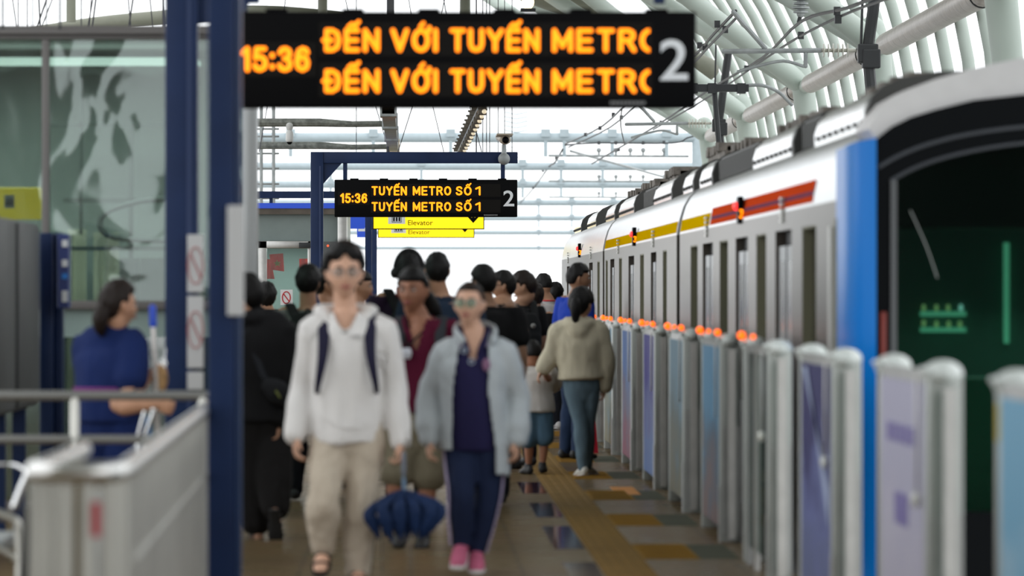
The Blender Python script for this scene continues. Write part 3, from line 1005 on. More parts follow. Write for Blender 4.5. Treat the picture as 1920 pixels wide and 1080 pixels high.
# security camera on the far beam
CB = mat('camera_beige', (0.42, 0.36, 0.28), 0.45)
t = thing('security_camera', W(945, 300, 85.2), 'beige box security camera on top of the far blue beam', 'camera')
bm = new_bm()
limb(bm, [W(945, 303, 85.35), W(945, 284, 85.35), W(945, 272, 85.35)], [0.05, 0.035, 0.03], n=12, k=1)
ball(bm, W(945, 298, 85.3), 0.085, 0.05, 0.085)
part('mount', bm, GALV, t, True)
bm = new_bm()
a = W(939, 258, 85.9)
b = W(947, 262, 84.9)
limb(bm, [a, b], [(0.075, 0.06), (0.085, 0.07)], side=(1, 0, 0), n=10, k=1)
part('housing', bm, CB, t)
bm = new_bm()
box(bm, b.x - 0.12, b.x + 0.11, 84.75, 85.8, b.z + 0.06, b.z + 0.085, bev=0.005)
part('sun_hood', bm, CB, t)
bm = new_bm()
limb(bm, [W(948, 262.5, 84.92), W(948, 262.5, 84.84)], [0.05, 0.05], n=16, k=1)
part('lens', bm, BLACK, t, True)

# yellow lift signs further along
for k, Y in enumerate((104.4, 120.5)):
    t = thing('blue_post', (-0.73, Y, 0), ['blue post and beam carrying the front Elevator sign', 'blue post and beam carrying the rear Elevator sign'][k], 'post', group='blue platform posts')
    boxpart('column', t, BLUE, -0.79, -0.675, Y - 0.08, Y + 0.08, 0, 3.26, bev=0.006)
    if k == 1:
        boxpart('edge_strip', t, STEEL, -0.80, -0.785, Y - 0.085, Y - 0.02, 0, 2.6)
    boxpart('beam', t, BLUE, -2.9 if k == 0 else -0.9, 1.27, Y - 0.06, Y + 0.06, 3.14, 3.26)
    for x in (-0.45, 1.1):
        boxpart('hanger', t, BLUE, x - 0.025, x + 0.025, Y - 0.02, Y + 0.02, 3.03, 3.15)
    if k == 0:
        boxpart('hanger', t, BLUE, -2.45, -2.39, Y - 0.02, Y + 0.02, 2.98, 3.15)
    b = thing('elevator_sign', (0.3, Y, 2.6), ['yellow Elevator sign right under the far message sign, in front', 'yellow Elevator sign behind and below the front one'][k], 'sign', group='yellow elevator signs')
    yf = Y - 0.08
    zb = 2.6
    boxpart('panel', b, YELLOW, -0.645, 1.265, yf, Y + 0.06, zb + 0.012, zb + 0.43)
    bm = new_bm()
    box(bm, -0.655, 1.275, yf - 0.006, Y + 0.065, zb, zb + 0.014)
    box(bm, -0.655, 1.275, yf - 0.006, Y + 0.065, zb + 0.43, zb + 0.444)
    box(bm, -0.657, -0.643, yf - 0.006, Y + 0.065, zb, zb + 0.444)
    box(bm, 1.263, 1.277, yf - 0.006, Y + 0.065, zb, zb + 0.444)
    part('frame', bm, BLACK, b)
    bm = text_mesh('Elevator', BLACK, -0.045, 0.385, zb + 0.075, zb + 0.165, yf, 0.004)
    part('lettering', bm, BLACK, b)
    boxpart('pictogram', b, WHITE_SIGN, -0.39, -0.095, yf - 0.006, yf, zb + 0.095, zb + 0.36, bev=0.004)
    bm = new_bm()
    box(bm, -0.325, -0.16, yf - 0.009, yf - 0.006, zb + 0.12, zb + 0.128)
    box(bm, -0.325, -0.317, yf - 0.009, yf - 0.006, zb + 0.12, zb + 0.24)
    box(bm, -0.168, -0.16, yf - 0.009, yf - 0.006, zb + 0.12, zb + 0.24)
    for q in (-0.29, -0.2425, -0.195):
        box(bm, q - 0.014, q + 0.014, yf - 0.009, yf - 0.006, zb + 0.14, zb + 0.21)
        ball(bm, (q, yf - 0.008, zb + 0.228), 0.013, 0.004, 0.013, 8, 6)
    part('people_icon', bm, BLACK, b)
    bm = new_bm()
    prism(bm, [(0.985, zb + 0.22), (1.085, zb + 0.11), (1.185, zb + 0.22), (1.15, zb + 0.25), (1.11, zb + 0.20), (1.11, zb + 0.33), (1.06, zb + 0.33), (1.06, zb + 0.20), (1.02, zb + 0.25)], yf - 0.006, yf)
    part('arrow', bm, BLACK, b)
    b2 = thing('platform_sign', (-0.92, Y, 2.6), ['small blue sign with white mark left of the front Elevator sign', 'small blue sign with white mark left of the rear Elevator sign'][k], 'sign', group='small blue signs')
    boxpart('panel', b2, SIGNBLUE, -1.075, -0.80, yf, Y + 0.05, zb + 0.01, zb + 0.43)
    boxpart('mark', b2, WHITE_SIGN, -1.07 if k == 0 else -1.05, -1.05 if k == 0 else -0.89, yf - 0.006, yf, zb + 0.13, zb + 0.20)

# ================================================================== office block behind
OY = 94.0
OB = mat('grey_green_panel', (0.20, 0.245, 0.235), 0.5, var=0.04)
t = thing('office_block', (-2.2, OY, 0), 'grey-green station office with blue fascia and glass door behind the far post', 'office', kind='thing')
boxpart('wall', t, OB, -4.5, XX(650, OY), OY, OY + 6, ZZ(452, OY), ZZ(392, OY))
boxpart('wall', t, OB, XX(583, OY), XX(634, OY), OY, OY + 6, 0, ZZ(452, OY))
boxpart('wall', t, OB, -4.5, XX(483, OY), OY, OY + 6, 0, ZZ(452, OY))
boxpart('fascia', t, SIGNBLUE, -4.5, XX(655, OY), OY - 0.15, OY + 6, ZZ(391, OY), ZZ(381, OY))
boxpart('soffit', t, mat('bronze_trim', (0.12, 0.10, 0.08), 0.45, 0.5, var=0.3, vscale=4), -4.5, XX(650, OY), OY - 0.12, OY + 0.02, ZZ(402, OY), ZZ(391, OY))
boxpart('corner_post', t, STEEL, XX(633, OY), XX(651, OY), OY - 0.12, OY + 0.1, 0, ZZ(405, OY), bev=0.008)
boxpart('back_wall', t, mat('office_back', (0.45, 0.52, 0.5), 0.6), -4.5, XX(640, OY), OY + 3, OY + 3.1, 0, ZZ(400, OY))
lamp = bpy.data.lights.new('added_office_fill', 'AREA')  # fill light added to brighten the office behind the door
lamp.shape = 'RECTANGLE'
lamp.size, lamp.size_y, lamp.energy, lamp.color = 2.0, 1.5, 55, (0.93, 1.0, 0.97)
lo = bpy.data.objects.new('added_office_fill', lamp)
lo.location = (-2.0, OY + 1.4, 2.25)
COL.objects.link(lo)
boxpart('wall_box', t, mat('dark_grey_box', (0.10, 0.11, 0.11), 0.5), XX(606, OY), XX(630, OY), OY - 0.05, OY, ZZ(520, OY), ZZ(453, OY))
bm = new_bm()
ball(bm, W(615, 461, OY - 0.06), 0.02)
part('alarm_lamp', bm, mat('red_lamp', (0.4, 0.05, 0.02), 0.4, emit=(1, 0.15, 0.05), estr=0.6), t)
d = thing('glass_entrance', (XX(535, OY), OY - 0.02, 0), 'steel-framed glass office door with a round ban sign', 'door', kind='thing')
x0, x1 = XX(484, OY), XX(583, OY)
zt = ZZ(452, OY)
for b in ((x0, x0 + 0.14, 0, zt), (x1 - 0.05, x1, 0, zt), (x0, x1, zt - 0.115, zt)):
    boxpart('door_frame', d, STEEL, b[0], b[1], OY - 0.07, OY + 0.03, b[2], b[3], bev=0.006)
boxpart('door_glass', d, glass_mat('door_glass', (0.75, 0.84, 0.82), 0.16, 0.03), x0 + 0.14, x1 - 0.05, OY - 0.02, OY - 0.01, 0.05, zt - 0.115)
boxpart('door_closer', d, DARKMETAL, XX(561, OY), XX(583, OY), OY - 0.14, OY - 0.07, ZZ(465, OY), ZZ(455, OY), bev=0.005)
sgn = boxpart('ban_sign', d, mat('white_sticker', (0.7, 0.7, 0.7), 0.5), XX(526, OY), XX(549, OY), OY - 0.03, OY - 0.021, ZZ(572, OY), ZZ(543, OY))
bm = new_bm()
c = W(537, 558, OY - 0.032)
ring(bm, c, (1, 0, 0), (0, 0, 1), 0.062, 0.092, 0.009, n=28)
tube(bm, [c + Vector((-0.045, 0, 0.06)), c + Vector((0.045, 0, -0.06))], 0.009, 6)
part('ban_mark', bm, RED, sgn)
FLAGR = mat('flag_red', (0.62, 0.02, 0.03), 0.6)
STARY = mat('flag_gold', (0.75, 0.55, 0.02), 0.6)
for k, (quad, lab, star) in enumerate(((((505, 477), (531, 475), (533, 509), (510, 506)), 'red flag with gold star hanging highest inside the office door', (520, 494)),
                                      (((499, 486), (508, 486), (515, 523), (500, 523)), 'red flag hanging lower at the left inside the office door', None),
                                      (((561, 485), (578, 485), (578, 512), (562, 512)), 'red flag at the right inside the office door', None))):
    Yf = OY + 0.35 + 0.12 * k
    bm = new_bm()
    N = 8
    grid = []
    for i in range(N + 1):
        row = []
        for j in range(N + 1):
            u, v = i / N, j / N
            p = Vector(quad[0]).lerp(Vector(quad[1]), u).lerp(Vector(quad[3]).lerp(Vector(quad[2]), u), v)
            q = W(p.x, p.y, Yf)
            q.y += 0.02 * math.sin(u * 7 + v * 2)
            row.append(bm.verts.new(q))
        grid.append(row)
    for i in range(N):
        for j in range(N):
            bm.faces.new((grid[i][j], grid[i + 1][j], grid[i + 1][j + 1], grid[i][j + 1]))
    bmesh.ops.solidify(bm, geom=bm.faces[:], thickness=0.004)
    o = solid('flag', bm, FLAGR, lab, 'flag', loc=W(quad[0][0], quad[0][1], Yf), group='red flags in the office')
    if star:
        bm = new_bm()
        c = W(star[0], star[1], Yf - 0.04)
        prism(bm, [(c.x + (0.062 if i % 2 == 0 else 0.026) * math.sin(i * PI / 5 - 0.1), c.z + (0.062 if i % 2 == 0 else 0.026) * math.cos(i * PI / 5 - 0.1)) for i in range(10)], Yf - 0.05, Yf - 0.03)
        part('star', bm, STARY, o)

# ================================================================== guard rails by the stair opening
t = thing('guard_rail', (-0.95, 17.3, 0), 'long stainless guard rail with dense balusters and a rounded end at bottom left', 'guard rail', group='stainless guard rails')


def railx(y):
    return -0.83 - 0.09 * (y - 17.3) / 10.1


SATIN = mat('satin_steel', (0.66, 0.65, 0.63), 0.28, 1.0)
SATIN2 = mat('baluster_steel', (0.55, 0.54, 0.50), 0.36, 0.9, var=0.1, vscale=3)
bm = new_bm()
limb(bm, [(railx(27.2), 27.2, 0.985), (railx(22), 22, 0.985), (railx(18), 18, 0.985), (-0.835, 17.45, 0.985), (-0.87, 17.3, 0.985), (-0.96, 17.27, 0.985), (-1.05, 17.3, 0.985), (-1.085, 17.45, 0.985), (-1.08, 18.2, 0.985), (-1.08, 19.8, 0.985)], [0.03] * 10, n=14, k=4)
part('hand_rail', bm, SATIN, t, True)
bm = new_bm()
limb(bm, [(railx(27.2), 27.2, 0.10), (railx(18), 18, 0.10), (-0.835, 17.45, 0.10), (-0.96, 17.3, 0.10), (-1.085, 17.45, 0.10), (-1.08, 19.8, 0.10)], [0.022] * 6, n=10, k=4)
limb(bm, [(railx(27.2), 27.2, 0.70), (railx(18), 18, 0.70)], [0.014] * 2, n=8, k=2)
part('lower_rail', bm, SATIN2, t, True)
for k in range(72):
    y = 17.6 + k * 0.135
    bm = new_bm()
    x = railx(y)
    box(bm, x - 0.012, x + 0.012, y - 0.02, y + 0.02, 0.0, 0.965)
    part('baluster', bm, SATIN2, t)
for k in range(6):
    a = PI * (k + 0.3) / 5.6
    bm = new_bm()
    x, y = -0.96 + 0.122 * math.cos(a), 17.40 - 0.10 * math.sin(a)
    box(bm, x - 0.021, x + 0.021, y - 0.012, y + 0.012, 0.0, 0.965, bev=0.004)
    part('baluster', bm, SATIN2, t)
for k in range(5):
    bm = new_bm()
    y = 17.9 + k * 0.45
    box(bm, -1.092, -1.068, y - 0.02, y + 0.02, 0, 0.965)
    part('baluster', bm, SATIN2, t)
boxpart('inner_panel', t, mat('brown_panel', (0.20, 0.14, 0.05), 0.4), -1.04, -0.90, 18.6, 18.62, 0.03, 0.93)
boxpart('inner_panel', t, STEEL_DULL, -0.96, -0.93, 17.6, 26.0, 0.03, 0.90)
bm = new_bm()
box(bm, -0.915, -0.89, 17.272, 17.28, 0.80, 0.90)
solid('red_tag', bm, mat('red_tag', (0.45, 0.03, 0.05), 0.5), 'small red tag on the rounded end of the guard rail', 'tag', loc=(-0.9, 17.27, 0.8))

CY = 29.4
t = thing('guard_rail', (-2.0, CY, 0), 'plain grey two-bar guard rail crossing in front of the cleaner', 'guard rail', group='stainless guard rails')
GREYR = mat('grey_rail', (0.24, 0.24, 0.23), 0.4, 0.5)
for (py, r_) in ((741.5, 0.024), (823.5, 0.022)):
    bm = new_bm()
    limb(bm, [(-3.2, CY, ZZ(py, CY)), (XX(388, CY), CY, ZZ(py, CY))], [r_] * 2, n=14, k=1)
    part('bar', bm, GREYR, t, True)
for x in (XX(141, CY), XX(380, CY), -2.9):
    bm = new_bm()
    limb(bm, [(x, CY, 0), (x, CY, ZZ(742, CY))], [0.023] * 2, n=12, k=1)
    part('upright', bm, SATIN2, t, True)

# chrome trolley and step ladder
CHROME = mat('chrome', (0.75, 0.75, 0.75), 0.15, 1.0)
t = thing('chrome_trolley', (XX(10, 26), 26, 0), 'chrome tube trolley at the lower left edge', 'trolley')
TYY = 26.0
bm = new_bm()
limb(bm, [W(54, 886, TYY), W(40, 918, TYY), W(28, 950, TYY)], [0.016] * 3, n=8)
limb(bm, [W(54, 886, TYY), W(30, 872, TYY + 0.4), W(-10, 870, TYY + 0.4)], [0.008] * 3, n=8)
part('handle', bm, CHROME, t, True)
bm = new_bm()
limb(bm, [W(-30, 955, TYY), W(10, 968, TYY), W(36, 990, TYY), W(40, 1100, TYY), W(40, 1102, TYY)], [0.022] * 5, n=8)
limb(bm, [W(-30, 1015, TYY), W(20, 1040, TYY), W(40, 1060, TYY)], [0.015] * 3, n=8)
part('frame', bm, SATIN2, t, True)
bm = new_bm()
box(bm, -2.6, -1.78, 26.3, 27.3, 0.36, 0.42, bev=0.01)
part('tray', bm, mat('tray_grey', (0.28, 0.3, 0.3), 0.4, 0.5), t)
bm = new_bm()
limb(bm, [W(52, 955, 24), W(50, 1000, 24), W(46, 1090, 24)], [(0.018, 0.03)] * 3, n=8)
solid('black_strap', bm, BLACK, 'black rubber strip standing beside the rounded rail end', 'strip', loc=W(50, 1090, 24))
t = thing('step_ladder', (XX(278, 30.4), 30.4, 0), 'small chrome folding step frame in front of the cleaner', 'step ladder')
bm = new_bm()
limb(bm, [W(258, 822, 30.4), W(271, 772, 30.4)], [0.008] * 2, n=8, k=1)
limb(bm, [W(270, 824, 30.4), W(289, 768, 30.4)], [0.009] * 2, n=8, k=1)
ball(bm, W(288, 769, 30.4), 0.012)
limb(bm, [W(258, 822, 30.4), (XX(250, 30.4), 30.4, 0.0)], [0.008] * 2, n=8, k=1)
limb(bm, [W(270, 824, 30.4), (XX(262, 30.4), 30.4, 0.0)], [0.009] * 2, n=8, k=1)
part('frame', bm, CHROME, t, True)
boxpart('step', t, mat('blue_plastic', (0.02, 0.14, 0.35), 0.4), XX(274, 30.5), XX(283, 30.5), 30.45, 30.6, ZZ(815, 30.5), ZZ(782, 30.5))

# ================================================================== TRAIN
TX = 2.30
TSTEEL = mat('train_steel', (0.124, 0.109, 0.095), 0.36, 1.0, var=0.04, vscale=2, stretch=(1, 0.3, 4))
TROOF = mat('train_roof_steel', (0.62, 0.63, 0.64), 0.30, 1.0, var=0.05)
JAMB = mat('olive_rubber', (0.20, 0.195, 0.125), 0.6)
WGLASS = mat('dark_window', (0.006, 0.007, 0.007), 0.08, spec=0.6)
DGLASS = mat('door_window_glass', (0.05, 0.052, 0.052), 0.2, spec=0.5)
LEAF = mat('door_leaf_steel', (0.30, 0.31, 0.32), 0.4, 0.9)
SHROUD = mat('roof_shroud', (0.80, 0.80, 0.80), 0.22, 1.0, bump=0.35, bscale=7)
SHEND = mat('shroud_end', (0.045, 0.045, 0.042), 0.6)
GREYCAP = mat('grey_nose_cap', (0.60, 0.59, 0.59), 0.45, var=0.05)
CABBLUE = mat('cab_blue', (0.0, 0.185, 0.64), 0.3, spec=0.2)
NOSEBLK = mat('nose_black', (0.004, 0.005, 0.006), 0.35, spec=0.05)

PROF = [(2.30, 2.00), (2.308, 2.06), (2.325, 2.14), (2.355, 2.24), (2.40, 2.32), (2.47, 2.39), (2.60, 2.44), (2.9, 2.50), (3.78, 2.56)]
PROF = PROF + [(7.56 - x, z) for x, z in PROF[-2::-1]]


def roof_shroud(y0, y1, parent):
    prof = [(2.47, 2.36), (2.465, 2.46), (2.49, 2.54), (2.55, 2.60), (2.65, 2.645), (2.85, 2.68), (3.78, 2.70)]
    prof = prof + [(7.56 - x, z) for x, z in prof[-2::-1]]
    bm = new_bm()
    prism(bm, prof, y0, y1)
    o = part('roof_shroud', bm, SHROUD, parent, 40)
    bm = new_bm()
    pr = [(3.78 + (x - 3.78) * 1.012, z + 0.012 * (z > 2.4)) for x, z in prof]
    prism(bm, pr, y0 - 0.12, y0 + 0.10)
    part('end_plate', bm, SHEND, o)
    for k in range(int((y1 - y0) / 0.5)):
        bm = new_bm()
        ball(bm, (2.462, y0 + 0.4 + k * 0.5, 2.43), 0.018, 0.03, 0.018, 6, 4)
        part('bolt', bm, SHEND, o)
    return o


def car(y0, y1, slots, label, cab=False, shrouds=(), boxes=(), louvres=(), lamps=(), strips=(), reflections=()):
    t = thing('train_car', (3.78, y0, -1.0), label, 'train car', group='metro train cars')
    ya = y0 + (0.75 if cab else 0.0)
    # stainless body: side wall with openings, roof, far side, ends
    bm = new_bm()
    edges = [ya] + [v for s in slots for v in s[:2]] + [y1]
    for a, b in zip(edges[::2], edges[1::2]):
        box(bm, TX, TX + 0.10, a, b, -1.0, 2.0)
    for (a, b, kind) in slots:
        zb = 0.02 if kind == 'd' else 0.72
        box(bm, TX, TX + 0.10, a, b, 1.885, 2.0)
        box(bm, TX, TX + 0.10, a, b, -1.0, zb)
    box(bm, 5.16, 5.26, ya, y1, -1.0, 2.0)
    part('body', bm, TSTEEL, t)
    bm = new_bm()
    prism(bm, PROF, ya - (0.1 if cab else 0), y1)
    part('roof', bm, TROOF, t, 50)
    bm = new_bm()
    box(bm, TX + 0.02, 5.24, y1 - 0.03, y1, -1.0, 2.0)
    if not cab:
        box(bm, TX + 0.02, 5.24, y0, y0 + 0.03, -1.0, 2.0)
    box(bm, TX + 0.05, 5.2, ya, y1, -0.05, 0.0)
    part('end_wall', bm, TSTEEL, t)
    for (a, b, kind) in slots:
        if kind == 'w':
            bm = new_bm()
            box(bm, TX + 0.058, TX + 0.07, a, b, 0.72, 1.885)
            w = part('window', bm, WGLASS, t)
            bm = new_bm()
            box(bm, TX + 0.004, TX + 0.066, b - 0.012, b, 0.72, 1.885)
            box(bm, TX + 0.004, TX + 0.05, a, a + 0.012, 0.72, 1.885)
            box(bm, TX + 0.004, TX + 0.05, a, b, 1.873, 1.885)
            part('rubber_frame', bm, JAMB, w)
        else:
            m_ = (a + b) / 2
            for (p, q) in ((a, m_ - 0.01), (m_ + 0.01, b)):
                bm = new_bm()
                box(bm, TX + 0.022, TX + 0.05, p, q, 0.02, 1.79)
                d = part('door', bm, LEAF, t)
                bm = new_bm()
                box(bm, TX + 0.020, TX + 0.024, p + 0.20, q - 0.18, 0.75, 1.70)
                part('door_window', bm, DGLASS, d)
            bm = new_bm()
            box(bm, TX + 0.018, TX + 0.05, m_ - 0.03, m_ + 0.03, 0.02, 1.80)
            box(bm, TX + 0.06, TX + 0.09, a, b, 1.78, 1.885)
            box(bm, TX + 0.012, TX + 0.05, a, a + 0.05, 0.02, 1.80)
            part('door_seal', bm, BLACK, t)
    for s in shrouds:
        roof_shroud(s[0], s[1], t)
    for (a, b) in louvres:
        bm = new_bm()
        box(bm, 2.52, 5.0, a, b, 2.38, 2.60, bev=0.02)
        for k in range(int((b - a) / 0.22)):
            box(bm, 2.50, 2.56, a + k * 0.22 + 0.05, a + k * 0.22 + 0.16, 2.41, 2.57)
        part('louvred_box', bm, SHEND, t)
    for (a, b, z) in boxes:
        bm = new_bm()
        rr = random.Random(int(a * 10))
        box(bm, 2.74, 3.3, a, b, 2.60, z, bev=0.02)
        y = a
        while y < b:
            w_ = rr.uniform(0.15, 0.5)
            box(bm, 2.68 + rr.uniform(0, 0.08), 3.2, y, y + w_ * 0.8, z - 0.06, z + rr.uniform(0.005, 0.03))
            y += w_
        part('roof_equipment', bm, mat('weathered_brown', (0.16, 0.14, 0.12), 0.75, var=0.5, vscale=12), t)
    for (a, b, col, z0, z1) in reflections:  # coloured reflections along the upper car side, painted on as strips
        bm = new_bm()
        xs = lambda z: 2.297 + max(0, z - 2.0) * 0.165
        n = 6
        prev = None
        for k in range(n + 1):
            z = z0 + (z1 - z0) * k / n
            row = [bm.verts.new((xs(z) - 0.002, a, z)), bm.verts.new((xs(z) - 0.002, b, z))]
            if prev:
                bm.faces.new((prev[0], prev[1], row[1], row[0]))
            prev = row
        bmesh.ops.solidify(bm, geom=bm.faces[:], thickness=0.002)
        part('painted_reflection', bm, col, t)
    for y in strips:
        bm = new_bm()
        box(bm, TX - 0.012, TX, y - 0.07, y + 0.07, 1.93, 2.02)
        for k in range(5):
            box(bm, TX - 0.02, TX, y - 0.09, y + 0.09, 1.935 + k * 0.034, 1.952 + k * 0.034)
        part('reflection_strip', bm, mat('reflection_pale', (0.6, 0.6, 0.56), 0.35, 0.5), t)  # notched strip models a pale reflection over the door
    for y in lamps:
        bm = new_bm()
        box(bm, TX - 0.03, TX + 0.01, y - 0.10, y + 0.10, 1.98, 2.17, bev=0.008)
        lp = part('door_lamp', bm, BLACK, t)
        bm = new_bm()
        ball(bm, (TX - 0.035, y + 0.02, 2.10), 0.025, 0.05, 0.03)
        part('red_lens', bm, mat('red_lamp_glow', (0.5, 0.02, 0.02), 0.3, emit=(1.0, 0.03, 0.03), estr=1.1), lp, True)
        bm = text_mesh('3', ORANGE, TX - 0.022, TX + 0.012, 2.02, 2.08, y - 0.10, 0.004, bold=0.03)
        part('reflected_digit', bm, ORANGE, lp)  # glowing digit stands in for a mirrored sign reflection
    return t


REFL_Y = gloss_mat('reflection_yellow', (0.80, 0.50, 0.0))
REFL_O = gloss_mat('reflection_orange', (0.75, 0.085, 0.02))
REFL_P = gloss_mat('reflection_plum', (0.20, 0.09, 0.16))
c1 = car(31.6, 51.4, [(34.1, 35.3, 'w'), (36.3, 37.9, 'd'), (38.9, 40.0, 'w'), (41.0, 42.55, 'd'), (43.6, 44.75, 'w'), (45.75, 47.35, 'd'), (48.2, 49.4, 'w')],
         'front metro car with black cab nose and blue corner pillar', cab=True,
         shrouds=((32.4, 36.7), (38.6, 43.3), (48.9, 51.3)), boxes=((33.0, 37.2, 2.685), (39.4, 43.8, 2.70), (48.5, 51.2, 2.73)), louvres=((36.9, 38.5), (43.5, 48.8)),
         lamps=(41.8,), strips=(37.1, 46.6), reflections=((34.4, 46.2, REFL_O, 2.085, 2.15), (34.4, 46.2, REFL_P, 2.06, 2.085), (34.4, 46.2, REFL_O, 2.02, 2.06), (46.4, 51.3, REFL_Y, 2.02, 2.12)))
c2 = car(52.0, 71.4, [(54.0, 54.85, 'w'), (56.3, 57.6, 'd'), (59.3, 60.3, 'w'), (61.9, 63.5, 'd'), (65.5, 66.4, 'w'), (67.9, 69.3, 'd'), (70.2, 70.9, 'w')],
         'middle metro car with a painted yellow reflection along its top edge',
         shrouds=((52.2, 54.4), (56.5, 61.0), (66.0, 71.2)), boxes=((52.4, 55.4, 2.80), (61.5, 64.0, 2.77), (66.5, 70.5, 2.75)), louvres=((61.2, 64.6),),
         lamps=(61.6,), strips=(56.9, 66.5), reflections=((52.1, 71.3, REFL_Y, 2.02, 2.12),))
c3 = car(72.0, 91.6, [(73.2, 74.1, 'w'), (76.0, 77.5, 'd'), (79.0, 80.2, 'w'), (81.5, 83.0, 'd'), (84.5, 85.8, 'w'), (87.0, 88.5, 'd')],
         'rear metro car, farthest along the platform', shrouds=((72.3, 76.0), (79.5, 84.0), (86.5, 90.5)), boxes=((73, 76, 2.74),), lamps=(81.6,), strips=(76.7, 87.7))
for (y, lab) in ((51.4, 'grey folded gangway between the front and middle metro cars'), (71.4, 'grey folded gangway between the middle and rear metro cars')):
    bm = new_bm()
    for k in range(4):
        box(bm, 2.52 + 0.03 * (k % 2), 5.04, y + k * 0.15, y + k * 0.15 + 0.15, -0.4, 2.2)
    solid('gangway', bm, mat('gangway_rubber', (0.03, 0.03, 0.032), 0.7), lab, 'gangway', loc=(3.78, y, -0.4), group='gangways')

# cab nose of the front car
bm = new_bm()
plan = [(2.297, 32.45), (2.297, 31.95), (2.306, 31.78), (2.33, 31.62), (2.37, 31.51), (2.437, 31.45), (2.437, 31.62), (2.37, 32.45)]
tops = [2.27, 2.27, 2.28, 2.29, 2.30, 2.31, 2.31, 2.27]
a = [bm.verts.new((x, y, -0.9)) for x, y in plan]
b = [bm.verts.new((x, y, z)) for (x, y), z in zip(plan, tops)]
bm.faces.new(a)
bm.faces.new(b)
for i in range(len(plan)):
    bm.faces.new((a[i], a[(i + 1) % len(plan)], b[(i + 1) % len(plan)], b[i]))
part('corner_pillar', bm, CABBLUE, c1, 40)
arc_out = [(2.437, 2.305), (2.52, 2.37), (2.62, 2.42), (2.75, 2.46), (2.95, 2.51), (3.22, 2.54), (3.5, 2.56), (3.78, 2.565)]
top = [(2.40, 2.36), (2.44, 2.44), (2.50, 2.51), (2.60, 2.565), (2.75, 2.62), (2.98, 2.685), (3.22, 2.735), (3.5, 2.77), (3.78, 2.78)]
mir = lambda P_: P_ + [(7.56 - x, z) for x, z in P_[-2::-1]]
bm = new_bm()
prism(bm, mir(top) + mir(arc_out)[::-1], 31.5, 32.5)
part('nose_cap', bm, GREYCAP, c1, 40)
arc_in = [(2.525, 2.08), (2.62, 2.14), (2.75, 2.19), (2.95, 2.24), (3.22, 2.28), (3.5, 2.30), (3.78, 2.305)]
# black mask around the windscreen
bm = new_bm()
prism(bm, mir(arc_out) + mir(arc_in)[::-1], 31.47, 31.6)
prism(bm, [(2.437, 0.3), (2.437, 2.305), (2.525, 2.08), (2.525, 0.3)], 31.47, 31.6)
prism(bm, [(5.123, 0.3), (5.123, 2.305), (5.035, 2.08), (5.035, 0.3)], 31.47, 31.6)
prism(bm, [(2.437, -0.9), (2.437, 0.35), (5.123, 0.35), (5.123, -0.9)], 31.47, 31.6)
part('nose_mask', bm, NOSEBLK, c1)
SEAM = mat('nose_trim', (0.045, 0.05, 0.06), 0.35)
bm = new_bm()
pts = [(2.455, 2.16), (2.55, 2.215), (2.70, 2.275), (2.92, 2.33), (3.22, 2.37), (3.6, 2.39)]
limb(bm, [(x, 31.47, z) for x, z in pts], [0.012] * len(pts), n=8, k=3)
pts = [(2.52, 2.09), (2.62, 2.145), (2.75, 2.195), (2.95, 2.245), (3.22, 2.285), (3.6, 2.305)]
limb(bm, [(x, 31.47, z) for x, z in pts], [0.011] * len(pts), n=8, k=3)
part('trim_line', bm, SEAM, c1, True)
boxpart('frame_bar', c1, mat('grey_bar', (0.10, 0.105, 0.11), 0.4, 0.5), 2.513, 2.545, 31.45, 31.47, 0.35, 2.09)
boxpart('tail_lamp', c1, mat('tail_red', (0.14, 0.012, 0.006), 0.3, emit=(0.6, 0.04, 0.01), estr=0.02), 2.458, 2.492, 31.455, 31.47, 1.0, 1.40, bev=0.005)
boxpart('side_door_bar', c1, mat('pale_bar', (0.6, 0.6, 0.58), 0.4, 0.4), TX - 0.02, TX, 32.65, 32.85, 0.3, 1.86)
boxpart('side_door_bar', c1, JAMB, TX - 0.006, TX, 32.4, 32.55, 0.3, 1.9)
bm = new_bm()
prism(bm, [(2.525, 0.35), (2.525, 2.08)] + mir(arc_in)[1:-1] + [(5.035, 2.08), (5.035, 0.35)], 31.54, 31.55)
part('windscreen', bm, glass_mat('tinted_windscreen', (0.42, 0.62, 0.54), 0.012, 0.03), c1)
bm = new_bm()
limb(bm, [(2.62, 31.50, 1.93), (2.70, 31.49, 1.75), (2.76, 31.5, 1.58)], [0.004] * 3, n=6)
part('wiper', bm, mat('wiper_grey', (0.25, 0.27, 0.26), 0.5), c1)
boxpart('cab_back_wall', c1, mat('cab_green', (0.085, 0.175, 0.145), 0.7, var=0.12, vscale=2), 2.45, 5.1, 33.5, 33.55, 0.0, 1.95)
boxpart('sun_blind', c1, NOSEBLK, 2.5, 5.05, 31.62, 31.66, 1.84, 2.36)
boxpart('cab_ceiling', c1, NOSEBLK, 2.45, 5.1, 31.66, 33.5, 1.93, 1.97)
boxpart('cab_desk', c1, mat('cab_desk', (0.04, 0.10, 0.075), 0.6), 2.5, 5.05, 31.7, 32.3, 0.3, 1.05, bev=0.02)
CABGLOW = mat('cab_panel_glow', (0.15, 0.4, 0.3), 0.4, emit=(0.16, 0.42, 0.3), estr=0.5)
Yw = 33.49
lamp = bpy.data.lights.new('added_cab_fill', 'AREA')  # added fill light, lifts the dark cab interior
lamp.size, lamp.energy, lamp.color = 1.2, 9.0, (0.75, 1.0, 0.88)
lo = bpy.data.objects.new('added_cab_fill', lamp)
lo.location = (3.5, 32.5, 1.88)
lo.rotation_euler = (R(-25), 0, 0)
COL.objects.link(lo)
for (py, h) in ((588, 4), (618, 4)):
    boxpart('switch_strip', c1, CABGLOW, XX(1726, Yw), XX(1812, Yw), Yw - 0.03, Yw, ZZ(py + h + 1, Yw), ZZ(py - h, Yw))
